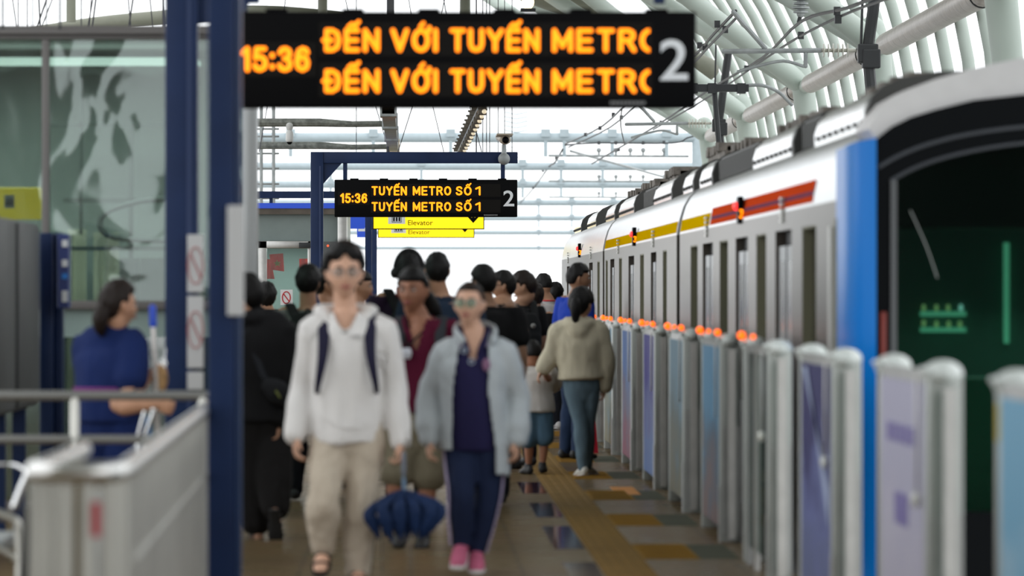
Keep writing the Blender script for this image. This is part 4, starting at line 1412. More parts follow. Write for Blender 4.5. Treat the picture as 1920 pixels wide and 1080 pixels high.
for k, (px, py) in enumerate(((1733, 577), (1757, 577), (1779, 577), (1803, 577), (1733, 606), (1757, 608), (1780, 608), (1801, 608))):
    bm = new_bm()
    ball(bm, W(px, py, Yw - 0.02), 0.012, 0.01, 0.02, 10, 6)
    part('switch_light', bm, mat('switch_glow', (0.4, 0.45, 0.2), 0.4, emit=(0.3, 0.34, 0.16), estr=0.6) if k != 3 else mat('switch_glow_blue', (0.4, 0.5, 0.5), 0.4, emit=(0.4, 0.6, 0.6), estr=0.7), c1, True)
boxpart('light_bar', c1, CABGLOW, XX(1883, Yw), XX(1893, Yw), Yw - 0.03, Yw, ZZ(644, Yw), ZZ(455, Yw))

# ================================================================== PLATFORM GATES (half-height screen boxes)
GX0, GX1 = 1.86, 1.985
GSTEEL = mat('gate_steel', (0.40, 0.42, 0.40), 0.42, 0.35, var=0.06, vscale=2)
GCAP = mat('gate_cap', (0.62, 0.66, 0.64), 0.35)
GLOWO = mat('orange_lamp', (0.6, 0.12, 0.01), 0.4, emit=(1.0, 0.115, 0.0), estr=1.15)


def ad_mat(name, c1, c2, c3, seed):
    m = bpy.data.materials.new(name)
    m.use_nodes = True
    n, l = m.node_tree.nodes, m.node_tree.links
    b = n['Principled BSDF']
    b.inputs['Roughness'].default_value = 0.5
    b.inputs['Specular IOR Level'].default_value = 0.08
    tc = n.new('ShaderNodeTexCoord')
    mp = n.new('ShaderNodeMapping')
    mp.inputs['Location'].default_value = (seed, seed * 3.1, seed * 1.7)
    mp.inputs['Scale'].default_value = (1, 1.1, 2.2)
    sx = n.new('ShaderNodeSeparateXYZ')
    l.new(tc.outputs['Object'], sx.inputs[0])
    ad = n.new('ShaderNodeMath')
    ad.operation = 'MULTIPLY_ADD'
    ad.inputs[1].default_value = 0.75
    ml = n.new('ShaderNodeMath')
    ml.operation = 'SUBTRACT'
    ml.inputs[1].default_value = 0.42
    t = n.new('ShaderNodeTexNoise')
    t.inputs['Scale'].default_value = 1.4
    t.inputs['Detail'].default_value = 2
    t.inputs['Distortion'].default_value = 0.8
    r = n.new('ShaderNodeValToRGB')
    e = r.color_ramp.elements
    e[0].position, e[0].color = 0.22, (*c3, 1)
    e[1].position, e[1].color = 0.72, (*c1, 1)
    x = e.new(0.5)
    x.color = (*c2, 1)
    l.new(tc.outputs['Object'], mp.inputs[0])
    l.new(mp.outputs[0], t.inputs['Vector'])
    l.new(sx.outputs['Z'], ad.inputs[0])
    l.new(t.outputs['Fac'], ml.inputs[0])
    l.new(ml.outputs[0], ad.inputs[2])
    l.new(ad.outputs[0], r.inputs[0])
    l.new(r.outputs[0], b.inputs['Base Color'])
    MATS[name] = m
    return m


ADS = {0: ad_mat('advert_pale_blue', (0.16, 0.36, 0.52), (0.24, 0.42, 0.56), (0.30, 0.44, 0.55), 1),
       1: ad_mat('advert_lilac', (0.40, 0.39, 0.50), (0.44, 0.42, 0.52), (0.46, 0.45, 0.53), 2),
       2: ad_mat('advert_indigo', (0.04, 0.04, 0.12), (0.12, 0.14, 0.30), (0.10, 0.12, 0.22), 3),
       4: ad_mat('advert_blue_pink', (0.10, 0.24, 0.38), (0.09, 0.13, 0.18), (0.17, 0.12, 0.12), 4),
       5: ad_mat('advert_teal_olive', (0.09, 0.20, 0.28), (0.06, 0.10, 0.10), (0.11, 0.10, 0.05), 5),
       6: ad_mat('advert_violet', (0.05, 0.045, 0.20), (0.10, 0.12, 0.26), (0.08, 0.14, 0.30), 6),
       7: ad_mat('advert_blue', (0.05, 0.11, 0.27), (0.10, 0.09, 0.14), (0.16, 0.04, 0.07), 7)}
GGL = glass_mat('gate_glass', (0.55, 0.6, 0.58), 0.12, 0.04)
PURP = mat('purple_ink', (0.13, 0.10, 0.34), 0.4)
labels = {0: 'platform gate box nearest the camera with a pale blue advert', 1: 'platform gate box with a lilac advert carrying purple print', 2: 'platform gate box with an indigo advert with a pale diagonal streak',
          3: 'platform gate box with a clear glass panel instead of an advert', 4: 'platform gate box with a blue and pink advert, next beyond the glass one',
          5: 'platform gate box with a teal and olive advert', 6: 'platform gate box with a violet advert', 7: 'platform gate box with a blue and red advert just beside the cream-hoodie person'}
for k in range(13):
    ya = 16.75 + k * PITCH
    yb = ya + 2.35
    rearlab = ['platform gate box first beyond the cream-hoodie person', 'platform gate box second beyond the cream-hoodie person', 'platform gate box third beyond the cream-hoodie person',
               'platform gate box fourth beyond the cream-hoodie person', 'platform gate box farthest along the platform edge']
    t = thing('platform_gate', (1.92, ya, 0), labels.get(k) or rearlab[k - 8], 'platform gate', group='platform gate boxes')
    for (p, q) in ((ya, ya + 0.16), (yb - 0.12, yb)):
        bm = new_bm()
        box(bm, GX0, GX1, p, q, 0, 1.205, bev=0.008)
        pil = part('pillar', bm, GSTEEL, t, 30)
        bm = new_bm()
        limb(bm, [(GX0 - 0.008, (p + q) / 2 - 0.08, 1.222), (GX0 - 0.008, (p + q) / 2 + 0.08, 1.222)], [0.012] * 2, n=8, k=1)
        ball(bm, ((GX0 + GX1) / 2 - 0.003, (p + q) / 2, 1.208), 0.074, 0.125, 0.05, 20, 12)
        part('cap', bm, GCAP, pil, 50)
    boxpart('kick_plate', t, STEEL_DULL, GX0 - 0.004, GX1 - 0.01, ya + 0.002, ya + 0.15, 0.0, 0.34)
    boxpart('recess_plate', t, STEEL_DULL, GX0 + 0.014, GX1 - 0.004, ya - 0.006, ya, 0.04, 0.70)
    m_ = ADS.get(k, ADS[7] if k % 2 else ADS[5])
    if k == 3:
        boxpart('glass_panel', t, GGL, GX0 + 0.012, GX0 + 0.024, ya + 0.16, yb - 0.12, 0.10, 1.18)
        boxpart('panel_post', t, STEEL, GX0, GX0 + 0.03, ya + 1.15, ya + 1.32, 0, 1.2)
        boxpart('panel_post', t, STEEL_DULL, GX0, GX0 + 0.03, ya + 1.9, ya + 2.0, 0, 1.2)
    else:
        p = boxpart('advert_panel', t, m_, GX0 + 0.002, GX0 + 0.02, ya + 0.2, yb - 0.14, 0.09, 1.17)
        boxpart('panel_back', t, DARKMETAL, GX0 + 0.05, GX1 - 0.02, ya + 0.2, yb - 0.14, 0.05, 1.17)
        if k == 1:
            for q in range(6):
                boxpart('advert_print', p, PURP, GX0 - 0.001, GX0 + 0.002, ya + 0.45 + q * 0.25, ya + 0.62 + q * 0.25, 0.93, 1.0)
            boxpart('advert_print', p, PURP, GX0 - 0.001, GX0 + 0.002, ya + 0.9, ya + 1.5, 0.62, 0.74)
            for q in range(5):
                boxpart('advert_print', p, PURP, GX0 - 0.001, GX0 + 0.002, ya + 0.35 + q * 0.32, ya + 0.6 + q * 0.32, 0.10, 0.18)
        if k == 2:
            bm = new_bm()
            f = [bm.verts.new(v) for v in ((GX0 - 0.001, ya + 0.3, 0.45), (GX0 - 0.001, ya + 0.3, 0.62), (GX0 - 0.001, yb - 0.3, 1.15), (GX0 - 0.001, yb - 0.6, 1.15))]
            bm.faces.new(f)
            part('advert_print', bm, mat('pale_streak', (0.35, 0.42, 0.62), 0.4), p)
    boxpart('top_bar', t, STEEL_DULL, GX0 + 0.01, GX0 + 0.05, ya + 0.1, yb - 0.05, 1.17, 1.215)
    bm = new_bm()
    limb(bm, [(GX0 - 0.012, ya + 0.34, 0.75), (GX0 - 0.012, ya + 0.34, 1.19)], [0.006] * 2, n=8, k=1)
    rod = part('highlight_rod', bm, STEEL, t, True)  # rod and knob model a reflection highlight on the pillar edge
    if k in (1, 2, 3):
        bm = new_bm()
        ball(bm, (GX0 - 0.014, ya + 0.34, 0.745), 0.02, 0.02, 0.03)
        part('highlight_knob', bm, mat('highlight_white', (0.75, 0.76, 0.7), 0.25), rod, True)
    if k == 0:
        boxpart('yellow_sticker', t, mat('yellow_sticker', (0.6, 0.45, 0.03), 0.5), GX0 - 0.002, GX0 + 0.001, yb - 0.11, yb - 0.03, 1.03, 1.15)
    if k >= 3:
        for q, (dy, r_) in enumerate(((0.08, 0.020), (1.15, 0.015), (2.28, 0.024))):
            if k == 3 and q == 0:
                continue
            bm = new_bm()
            ball(bm, (GX0 - 0.012, ya + dy, 1.262), r_, r_ * 2, r_, 10, 8)
            part('indicator_lamp', bm, GLOWO, t, True)
    # sliding leaf edge that shows in the open gateway
    bm = new_bm()
    box(bm, GX0 + 0.04, GX0 + 0.075, ya - 0.22, ya + 0.2, 0.04, 1.15)
    part('sliding_leaf', bm, GGL, t)
    boxpart('leaf_edge', t, STEEL, GX0 + 0.035, GX0 + 0.08, ya - 0.25, ya - 0.22, 0.03, 1.16)

# red A-frame board on the floor beyond the gate queue
t = thing('red_floor_board', (XX(1096, 56.5), 56.5, 0), 'red A-frame floor board standing behind the legs of the cream-hoodie person', 'floor sign')
for s in (-1, 1):
    bm = new_bm()
    x0, x1 = XX(1071, 56.5), XX(1121, 56.5)
    v = [bm.verts.new(q) for q in ((x0, 56.5 + s * 0.16, 0), (x1, 56.5 + s * 0.16, 0), (x1 - 0.04, 56.5 + s * 0.01, 0.5), (x0 + 0.04, 56.5 + s * 0.01, 0.5))]
    bm.faces.new(v)
    bmesh.ops.solidify(bm, geom=bm.faces[:], thickness=0.012)
    part('board', bm, mat('red_board', (0.5, 0.0, 0.025), 0.4), t)

# ================================================================== PEOPLE
def sk(name, c):
    return mat('skin_' + name, c, 0.5, spec=0.35, var=0.06, vscale=14)


SK_FAIR = sk('fair', (0.58, 0.34, 0.235))
SK_MID = sk('mid', (0.46, 0.25, 0.155))
SK_TAN = sk('tan', (0.36, 0.165, 0.10))
SK_BACK = sk('olive', (0.33, 0.18, 0.11))
HAIRM = mat('black_hair', (0.005, 0.0045, 0.0045), 0.55, spec=0.22, bump=0.35, bscale=60, stretch=(1, 1, 0.25))
HAIRB = mat('dark_brown_hair', (0.012, 0.007, 0.005), 0.55, spec=0.22, bump=0.35, bscale=60, stretch=(1, 1, 0.25))
EYEW = mat('eye_white', (0.5, 0.48, 0.45), 0.3)
LIPM = mat('lip_skin', (0.34, 0.10, 0.085), 0.45)
RUBBER = mat('black_rubber', (0.012, 0.012, 0.013), 0.6)


def cloth(name, c, var=0.05, rough=0.85):
    return mat('cloth_' + name, c, rough, spec=0.2, bump=0.25, bscale=220, var=var, vscale=5)


def smooth01(x, a, b):
    t = min(1, max(0, (x - a) / (b - a)))
    return t * t * (3 - 2 * t)


def gs(x, s):
    return math.exp(-(x / s) ** 2)


def head_r(x, y, z, fem=0.0):
    """Point of the head for a unit direction (x right, y forward, z up); half sizes are about 0.076, 0.098, 0.118 m."""
    jaw = smooth01(-z, 0.15, 0.95)
    px = 0.076 * x * (1 - (0.30 + 0.06 * fem) * jaw)
    py = 0.098 * y
    pz = 0.118 * z
    u, w = px / 0.076, z
    if y > 0:
        py *= 0.90 + 0.05 * jaw
        f = smooth01(y, 0.15, 0.6)
        py += f * (0.021 * gs(u, 0.20) * gs(w + 0.24, 0.15) + 0.010 * gs(u, 0.14) * gs(w + 0.02, 0.20)
                   - 0.010 * (gs(u - 0.42, 0.22) + gs(u + 0.42, 0.22)) * gs(w - 0.04, 0.11)
                   + 0.005 * gs(u, 0.7) * gs(w - 0.24, 0.12)
                   + 0.007 * gs(u, 0.32) * gs(w + 0.54, 0.09) - 0.004 * gs(u, 0.4) * gs(w + 0.70, 0.06)
                   + 0.010 * gs(u, 0.38) * gs(w + 0.90, 0.16)
                   + 0.004 * (gs(u - 0.6, 0.25) + gs(u + 0.6, 0.25)) * gs(w + 0.22, 0.2))
    else:
        py *= 1.02 - 0.30 * jaw
    return px, py, pz


def sphere_dirs(u=36, v=26):
    rows = []
    for i in range(1, v):
        th = PI * i / v
        rows.append([(math.sin(th) * math.cos(2 * PI * j / u), math.sin(th) * math.sin(2 * PI * j / u), math.cos(th)) for j in range(u)])
    return rows


def sphere_surface(bm, fn, u=36, v=26):
    rows = [[bm.verts.new(fn(*d)) for d in r] for r in sphere_dirs(u, v)]
    top, bot = bm.verts.new(fn(0, 0, 1)), bm.verts.new(fn(0, 0, -1))
    for a, b in zip(rows, rows[1:]):
        for j in range(u):
            bm.faces.new((a[j], b[j], b[(j + 1) % u], a[(j + 1) % u]))
    for j in range(u):
        bm.faces.new((top, rows[0][j], rows[0][(j + 1) % u]))
        bm.faces.new((bot, rows[-1][(j + 1) % u], rows[-1][j]))


VOX = 1.2
WORK = bpy.data.scenes.new('work')      # empty scene in which the body surfaces are fused; removed at the end


def skin_over(bm, name, m, voxel, it=3, fold=0.0, cut=None, thick=0.0, seed=0.0, fs=(12, 12, 5)):
    """Fuse overlapping solids into one continuous surface, relax it, add cloth folds, and open it where cut() says so."""
    me = bpy.data.meshes.new(name)
    bmesh.ops.recalc_face_normals(bm, faces=bm.faces)
    bm.to_mesh(me)
    bm.free()
    ob = bpy.data.objects.new(name, me)
    WORK.collection.objects.link(ob)
    md = ob.modifiers.new('r', 'REMESH')
    md.mode = 'VOXEL'
    md.voxel_size = voxel * VOX
    ms = ob.modifiers.new('s', 'SMOOTH')
    ms.factor = 0.5
    ms.iterations = it
    with bpy.context.temp_override(scene=WORK, view_layer=WORK.view_layers[0]):
        dg = bpy.context.evaluated_depsgraph_get()
    out = bpy.data.meshes.new_from_object(ob.evaluated_get(dg))
    bpy.data.objects.remove(ob)
    bpy.data.meshes.remove(me)
    out.name = name
    if fold:
        for v in out.vertices:
            p = v.co
            n = noise.noise(Vector((p.x * fs[0] + seed, p.y * fs[1], p.z * fs[2])))
            n2 = noise.noise(Vector((p.x * fs[0] * 2.3, p.y * fs[1] * 2.3 + seed, p.z * fs[2] * 2.5)))
            v.co = p + v.normal * fold * (n + 0.5 * n2)
    if cut:
        b = bmesh.new()
        b.from_mesh(out)
        dead = [f for f in b.faces if cut(f.calc_center_median())]
        bmesh.ops.delete(b, geom=dead, context='FACES')
        if thick:
            b.normal_update()
            r = bmesh.ops.solidify(b, geom=b.faces[:], thickness=thick)
        b.to_mesh(out)
        b.free()
    out.materials.clear()
    out.materials.append(m)
    out.polygons.foreach_set('use_smooth', [True] * len(out.polygons))
    return out


class Person:
    def __init__(self, px, Y, H, yaw=0.0, hyaw=None, hpitch=0.0, head=None, over=None, hs=1.0, build=1.0, fem=0.0):
        """yaw 0 faces the camera, 90 faces the track side, 180 walks away; over gives joints as (px, py, dy)."""
        self.Y, self.H, self.build, self.fem, self.hs = Y, H, build, fem, hs
        self.s = F / Y
        self.base = Vector((XX(px, Y), Y, 0))
        self.f = Vector((math.sin(R(yaw)), -math.cos(R(yaw)), 0))
        self.r = Vector((math.cos(R(yaw)), math.sin(R(yaw)), 0))
        hy = yaw if hyaw is None else hyaw
        hp = R(hpitch)
        f0 = Vector((math.sin(R(hy)), -math.cos(R(hy)), 0))
        self.hr = Vector((math.cos(R(hy)), math.sin(R(hy)), 0))
        self.hf = f0 * math.cos(hp) + Vector((0, 0, 1)) * math.sin(hp)
        self.hu = Vector((0, 0, 1)) * math.cos(hp) - f0 * math.sin(hp)
        J = {}

        def L(a, b, z):
            return self.base + self.r * (a * H) + self.f * (b * H) + Vector((0, 0, z * H))
        J['pel'], J['chest'], J['neck'], J['head'] = L(0, 0, .545), L(0, 0, .72), L(0, -.005, .83), L(0, .018, .925)
        for k, sg in (('L', -1), ('R', 1)):
            J['hip' + k] = L(sg * .05, 0, .51)
            J['kn' + k] = L(sg * .055, .008, .285)
            J['an' + k] = L(sg * .058, -.018, .048)
            J['sh' + k] = L(sg * .108 * build, 0, .805)
            J['el' + k] = L(sg * .135 * build, -.015, .63)
            J['wr' + k] = L(sg * .14 * build, .03, .485)
        if head:
            J['head'] = W(head[0], head[1], Y + (head[2] if len(head) > 2 else -0.02))
        for k, v in (over or {}).items():
            J[k] = W(v[0], v[1], Y + (v[2] if len(v) > 2 else 0))
        self.J = J
        self.toe = {}

    def foot_dir(self, k):
        return self.toe.get(k, self.f)

    def torso(self, bm, infl, z_hem, hemw=1.0, top=1.0, deep=1.0, belly=0.0):
        J, H, b = self.J, self.H, self.build
        sx = (J['shR'] - J['shL']).normalized()
        mid = (J['shL'] + J['shR']) / 2
        pel = J['pel'].copy()
        hem = Vector((pel.x, pel.y, z_hem))
        if abs(z_hem - pel.z) > 0.02 and z_hem < pel.z:
            hem = pel + (pel - J['chest']) * 0.0 + Vector((0, 0, z_hem - pel.z))
        w = lambda k, d: (k * H * b + infl, d * H * b * deep + infl)
        pts, rads = [], []
        if z_hem < pel.z - 0.03:
            pts.append(hem)
            rads.append((w(.093, .072)[0] * hemw, w(.093, .072)[1] * hemw))
        pts += [pel, pel.lerp(J['chest'], 0.5), J['chest'], mid + Vector((0, 0, -0.035 * H)), mid + Vector((0, 0, 0.012 * H)), J['neck']]
        rads += [w(.094, .072 + belly * .5), w(.086, .066 + belly), w(.097, .070), w(.103 * top, .062), w(.082 * top, .050), (0.042 * H * top + infl * .6, 0.042 * H + infl * .6)]
        if z_hem > pel.z:
            k_ = [i for i, p in enumerate(pts) if p.z > z_hem + 0.02]
            lo, hi = k_[0] - 1, k_[0]
            t_ = (z_hem - pts[lo].z) / (pts[hi].z - pts[lo].z)
            pts, rads = [pts[lo].lerp(pts[hi], t_)] + pts[hi:], [rads[lo]] + rads[hi:]
        limb(bm, pts, rads, side=sx, n=22, k=4, c0=0.12)

    def arm(self, bm, k, infl, upto=1.0, cuff=None, mult=1.0):
        J, H, b = self.J, self.H, self.build
        s, e, w = J['sh' + k], J['el' + k], J['wr' + k]
        inner = s.lerp((J['shL'] + J['shR']) / 2, 0.3)
        if upto >= 1.0:
            end = w if cuff is None else e.lerp(w, cuff)
            limb(bm, [inner, s, s.lerp(e, .5), e, e.lerp(end, .5), end], [.032 * H * b * mult + infl * .8, .036 * H * b * mult + infl, .030 * H * b * mult + infl, .026 * H * b * mult + infl, .025 * H * b * mult + infl, .0185 * H * b * mult + infl], n=14, k=3)
        else:
            limb(bm, [inner, s, s.lerp(e, upto)], [.032 * H * b + infl, .037 * H * b + infl, .034 * H * b + infl * 1.5], n=14, k=4)

    def legs(self, bm, infl, hipz=None, knee=1.0, ankle=1.0, upto=None, waist=True):
        J, H, b = self.J, self.H, self.build
        sx = (J['hipR'] - J['hipL']).normalized()
        for k in 'LR':
            h, n_, a = J['hip' + k], J['kn' + k], J['an' + k]
            pts = [h + Vector((0, 0, .05 * H)), h, h.lerp(n_, .5), n_, n_.lerp(a, .35), a]
            rads = [.046 * H * b + infl, .052 * H * b + infl, .044 * H * b + infl * knee, .034 * H * b + infl * knee, .034 * H * b + infl * ankle, .021 * H * b + infl * ankle]
            if upto is not None:
                q = h.lerp(n_, upto) if upto <= 1 else n_.lerp(a, upto - 1)
                pts = [pts[0], h, h.lerp(q, .5), q]
                rads = [rads[0], rads[1], .047 * H * b + infl * knee, .040 * H * b + infl * ankle]
            limb(bm, pts, rads, n=14, k=4)
        if waist:
            limb(bm, [J['pel'] + Vector((0, 0, .055 * H)), J['pel'], J['pel'] - Vector((0, 0, .05 * H))], [(.086 * H * b + infl * .5, .064 * H * b + infl * .5), (.093 * H * b + infl * .7, .070 * H * b + infl * .7), (.07 * H * b + infl, .055 * H * b + infl)], side=sx, n=18, k=4)

    def hand(self, bm, k, d=None, t=None, curl=1.0, sz=1.0):
        J = self.J
        w, e = J['wr' + k], J['el' + k]
        sz *= self.H / 1.7
        d = Vector(d).normalized() if d is not None else (w - e).normalized()
        t = Vector(t) if t is not None else self.f
        t = (t - d * t.dot(d)).normalized()
        inward = (self.base + Vector((0, 0, w.z)) - w)
        n_ = d.cross(t).normalized()
        if n_.dot(inward) < 0:
            n_ = -n_
        limb(bm, [w - d * .02, w + d * .015 * sz, w + d * .05 * sz, w + d * .085 * sz], [(.020 * sz, .016 * sz), (.027 * sz, .016 * sz), (.040 * sz, .014 * sz), (.040 * sz, .012 * sz)], side=t, n=12, k=3)
        for i, ln in zip((-1.5, -.5, .5, 1.5), (.060, .074, .080, .072)):
            b0 = w + d * .082 * sz + t * (i * .0215 * sz)
            pts = [b0]
            ang = 0
            for seg, da in ((.42, 18), (.33, 34), (.25, 26)):
                ang += R(da) * curl
                dv = d * math.cos(ang) + n_ * math.sin(ang) + t * (i * 0.03)
                pts.append(pts[-1] + dv * ln * seg * sz)
            limb(bm, pts, [.0092 * sz, .0088 * sz, .0080 * sz, .0066 * sz], n=8, k=2)
        b0 = w + d * .028 * sz + t * .026 * sz
        limb(bm, [b0, b0 + (d * .6 + t * .7 + n_ * .25) * .034 * sz, b0 + (d * .6 + t * .7 + n_ * .25) * .034 * sz + (d * .9 + t * .15 + n_ * .3) * .042 * sz], [.0135 * sz, .0108 * sz, .0078 * sz], n=8, k=3)

    def HP(self, x, y, z):
        k = self.hs * self.H / 1.70
        return self.J['head'] + self.hr * (x * k) + self.hf * (y * k) + self.hu * (z * k)

    def make(self, label, skin, voxel=0.008, face=True, hands=True, hand_opts=None, foot=True):
        J, H, b = self.J, self.H, self.build
        bm = new_bm()
        sphere_surface(bm, lambda x, y, z: self.HP(*head_r(x, y, z, self.fem)))
        for sg in (-1, 1):
            limb(bm, [self.HP(sg * .070, -.004, .022), self.HP(sg * .082, -.014, .006), self.HP(sg * .076, -.008, -.028)], [(.010, .016), (.012, .019), (.008, .012)], n=8, k=2)
        sx = (J['shR'] - J['shL']).normalized()
        q_ = 0.050 if self.fem else 0.058
        limb(bm, [self.HP(0, -.022, -.03), self.HP(0, -.020, -.09), J['neck'] + Vector((0, 0, .01)), J['neck'] - Vector((0, 0, .05 * H))],
             [(.056 * b, .056), (q_ * b, .052), (q_ * b * 1.08, .054), (.085 * b, .055)], side=sx, n=14, k=4)
        self.torso(bm, -0.006, J['pel'].z - 0.02)
        for k in 'LR':
            self.arm(bm, k, 0.0)
            if hands:
                o = (hand_opts or {}).get(k, {})
                self.hand(bm, k, **o)
            else:
                self.hand(bm, k)
        self.legs(bm, -0.004)
        for k in 'LR':
            a, fd = J['an' + k], self.foot_dir(k)
            sd = fd.cross(Vector((0, 0, 1))).normalized()
            up = sd.cross(fd).normalized()
            q = H / 1.7
            limb(bm, [a - fd * .03 * q - up * .035 * q, a + fd * .03 * q - up * .03 * q, a + fd * .10 * q - up * .05 * q, a + fd * .165 * q - up * .058 * q], [(.028 * q, .034 * q), (.034 * q, .036 * q), (.042 * q, .022 * q), (.034 * q, .012 * q)], side=sd, n=12, k=3)
            limb(bm, [a + Vector((0, 0, .03)), a - up * .03 * q], [.03 * q, .03 * q], n=10, k=2)
        me = skin_over(bm, 'person', skin, voxel, 2)
        o = link_mesh('person', me, None, self.base)
        tag(o, label, 'person')
        self.o = o
        if face:
            for sg in (-1, 1):
                bm = new_bm()
                ball(bm, (0, 0, 0), .0135, .008, .0075)
                bmesh.ops.transform(bm, matrix=self._hm(sg * .032, .0800, .006), verts=bm.verts)
                e = part('eye', bm, EYEW, o, True)
                bm = new_bm()
                ball(bm, (0, 0, 0), .0062, .003, .0062)
                bmesh.ops.transform(bm, matrix=self._hm(sg * .031, .0868, .006), verts=bm.verts)
                part('iris', bm, BLACK, e, True)
                bm = new_bm()
                limb(bm, [self.HP(sg * .015, .0925, .024), self.HP(sg * .032, .0915, .031), self.HP(sg * .050, .079, .027)], [(.003, .0035), (.0032, .0045), (.002, .002)], n=8)
                part('eyebrow', bm, HAIRM, o, True)
            bm = new_bm()
            limb(bm, [self.HP(-.024, .083, -.060), self.HP(-.009, .0945, -.056), self.HP(0, .0955, -.0575), self.HP(.009, .0945, -.056), self.HP(.024, .083, -.060)], [.002, .0042, .0042, .0042, .002], n=8)
            limb(bm, [self.HP(-.022, .083, -.062), self.HP(0, .0945, -.067), self.HP(.022, .083, -.062)], [.002, .0052, .002], n=8)
            part('lips', bm, LIPM, o, True)
        return o

    def _hm(self, x, y, z):
        k = self.hs * self.H / 1.70
        p = self.HP(x, y, z)
        M = Matrix((self.hr, self.hf, self.hu)).transposed().to_4x4()
        return Matrix.Translation(p) @ M @ Matrix.Scale(k, 4)

    def hair(self, m=HAIRM, vol=0.015, fringe=0.45, back=-0.68, side=-0.06, tail=None, seed=1.0, part_line=0.0, tuft=0.007):
        def fn(x, y, z):
            px, py, pz = head_r(x, y, z, self.fem)
            f = y
            if f > 0.35:
                hl = fringe + part_line * gs(x, 0.25) * 0.3
            elif f > -0.15:
                t = (f + 0.15) / 0.5
                hl = side + (fringe - side) * smooth01(t, 0.35, 1)
            else:
                t = smooth01(-f, 0.15, 0.6)
                hl = side + (back - side) * t
            mk = smooth01(z - hl, -0.06, 0.12)
            nn = noise.noise(Vector((x * 4 + seed, y * 4, z * 3))) + 0.6 * noise.noise(Vector((x * 9, y * 9 + seed, z * 6)))
            mk *= 1 - 0.9 * gs(abs(x) - 1, 0.28) * gs(y + 0.05, 0.2) * gs(z + 0.06, 0.2)
            g = vol * (0.45 + 0.55 * smooth01(z, -0.55, 0.25) + 0.35 * max(z, 0)) * mk + tuft * nn * mk - 0.012 * (1 - mk)
            l = math.sqrt(x * x + y * y + z * z)
            return self.HP(px + x / l * g, py + y / l * g, pz + z / l * g)
        bm = new_bm()
        sphere_surface(bm, fn, 44, 34)
        o = part('hair', bm, m, self.o, True)
        if tail:
            bm = new_bm()
            limb(bm, [self.HP(*p[:3]) for p in tail], [p[3] for p in tail], n=12)
            part('ponytail', bm, m, o, True)
        return o

    def garment(self, name, m, fn, voxel=0.01, fold=0.006, cut=None, thick=0.0, seed=0.0, it=4, fs=(12, 12, 5), label=None):
        bm = new_bm()
        fn(bm)
        me = skin_over(bm, name, m, voxel, it, fold, cut, thick, seed, fs)
        o = link_mesh(name, me, self.o)
        if label:
            o['label'] = label
        return o

    def shirt(self, m, hem=0.50, sleeve=0.55, infl=0.014, name='shirt', vneck=0.0, voxel=0.01, fold=0.006, collar=None, **kw):
        J, H = self.J, self.H

        def fn(bm):
            self.torso(bm, infl, hem * H, top=1.03, **{k: v for k, v in kw.items() if k in ('hemw', 'deep', 'belly')})
            for k in 'LR':
                self.arm(bm, k, infl, upto=sleeve)
        cut = None
        mid = (J['shL'] + J['shR']) / 2
        ztop = J['neck'].z + 0.005

        def cutf(p):
            d = p - mid
            a, f = d.dot(self.r), d.dot(self.f)
            if p.z > ztop:
                return True
            if vneck and f > 0.01:
                z0 = ztop - vneck
                return p.z > z0 and abs(a) < 0.014 + (p.z - z0) * 0.42
            return False
        o = self.garment(name, m, fn, voxel, fold, cutf, 0.0, seed=self.Y)
        if collar:
            bm = new_bm()
            n = J['neck']
            pts = []
            for i in range(15):
                a = R(-62 + 304 * i / 14)
                c = math.cos(a)
                s_ = math.sin(a)
                front = smooth01(-s_, 0.0, 0.9)
                pts.append(n + self.r * (0.066 * c * self.build) - self.f * (0.060 * s_) + Vector((0, 0, 0.012 - (0.045 + vneck * .35) * front)))
            limb(bm, pts, [(.007, .024)] * 15, side=(0, 0, 1), n=8, k=2)
            part('collar', bm, collar, o, True)
        return o

    def trousers(self, m, infl=0.016, knee=1.2, ankle=1.4, upto=None, name='trousers', voxel=0.01, fold=0.007):
        J = self.J
        zc = min(J['anL'].z, J['anR'].z)
        return self.garment(name, m, lambda bm: self.legs(bm, infl, knee=knee, ankle=ankle, upto=upto), voxel, fold, seed=self.Y * 2, fs=(14, 14, 8))

    def shoe(self, m, k, sole=None, scale=1.0, high=0.0):
        a, fd = self.J['an' + k], self.foot_dir(k)
        sd = fd.cross(Vector((0, 0, 1))).normalized()
        up = sd.cross(fd).normalized()
        q = self.H / 1.7 * scale
        bm = new_bm()
        limb(bm, [a - fd * .045 * q - up * .03 * q, a + fd * .03 * q - up * .025 * q, a + fd * .11 * q - up * .042 * q, a + fd * .175 * q - up * .052 * q], [(.036 * q, .042 * q), (.041 * q, .046 * q), (.048 * q, .032 * q), (.038 * q, .02 * q)], side=sd, n=14, k=4)
        limb(bm, [a + up * (.02 + high) * q, a - up * .03 * q], [.042 * q, .042 * q], n=12, k=2)
        o = self.garment('shoe', m, lambda b_: None, .01) if False else None
        me = skin_over(bm, 'shoe', m, 0.008, 2)
        o = link_mesh('shoe', me, self.o)
        if sole:
            bm = new_bm()
            limb(bm, [a - fd * .05 * q - up * .062 * q, a + fd * .03 * q - up * .066 * q, a + fd * .11 * q - up * .068 * q, a + fd * .19 * q - up * .062 * q], [(.040 * q, .012 * q), (.040 * q, .012 * q), (.050 * q, .012 * q), (.040 * q, .014 * q)], side=sd, n=12, k=3)
            part('sole', bm, sole, o, True)
        return o

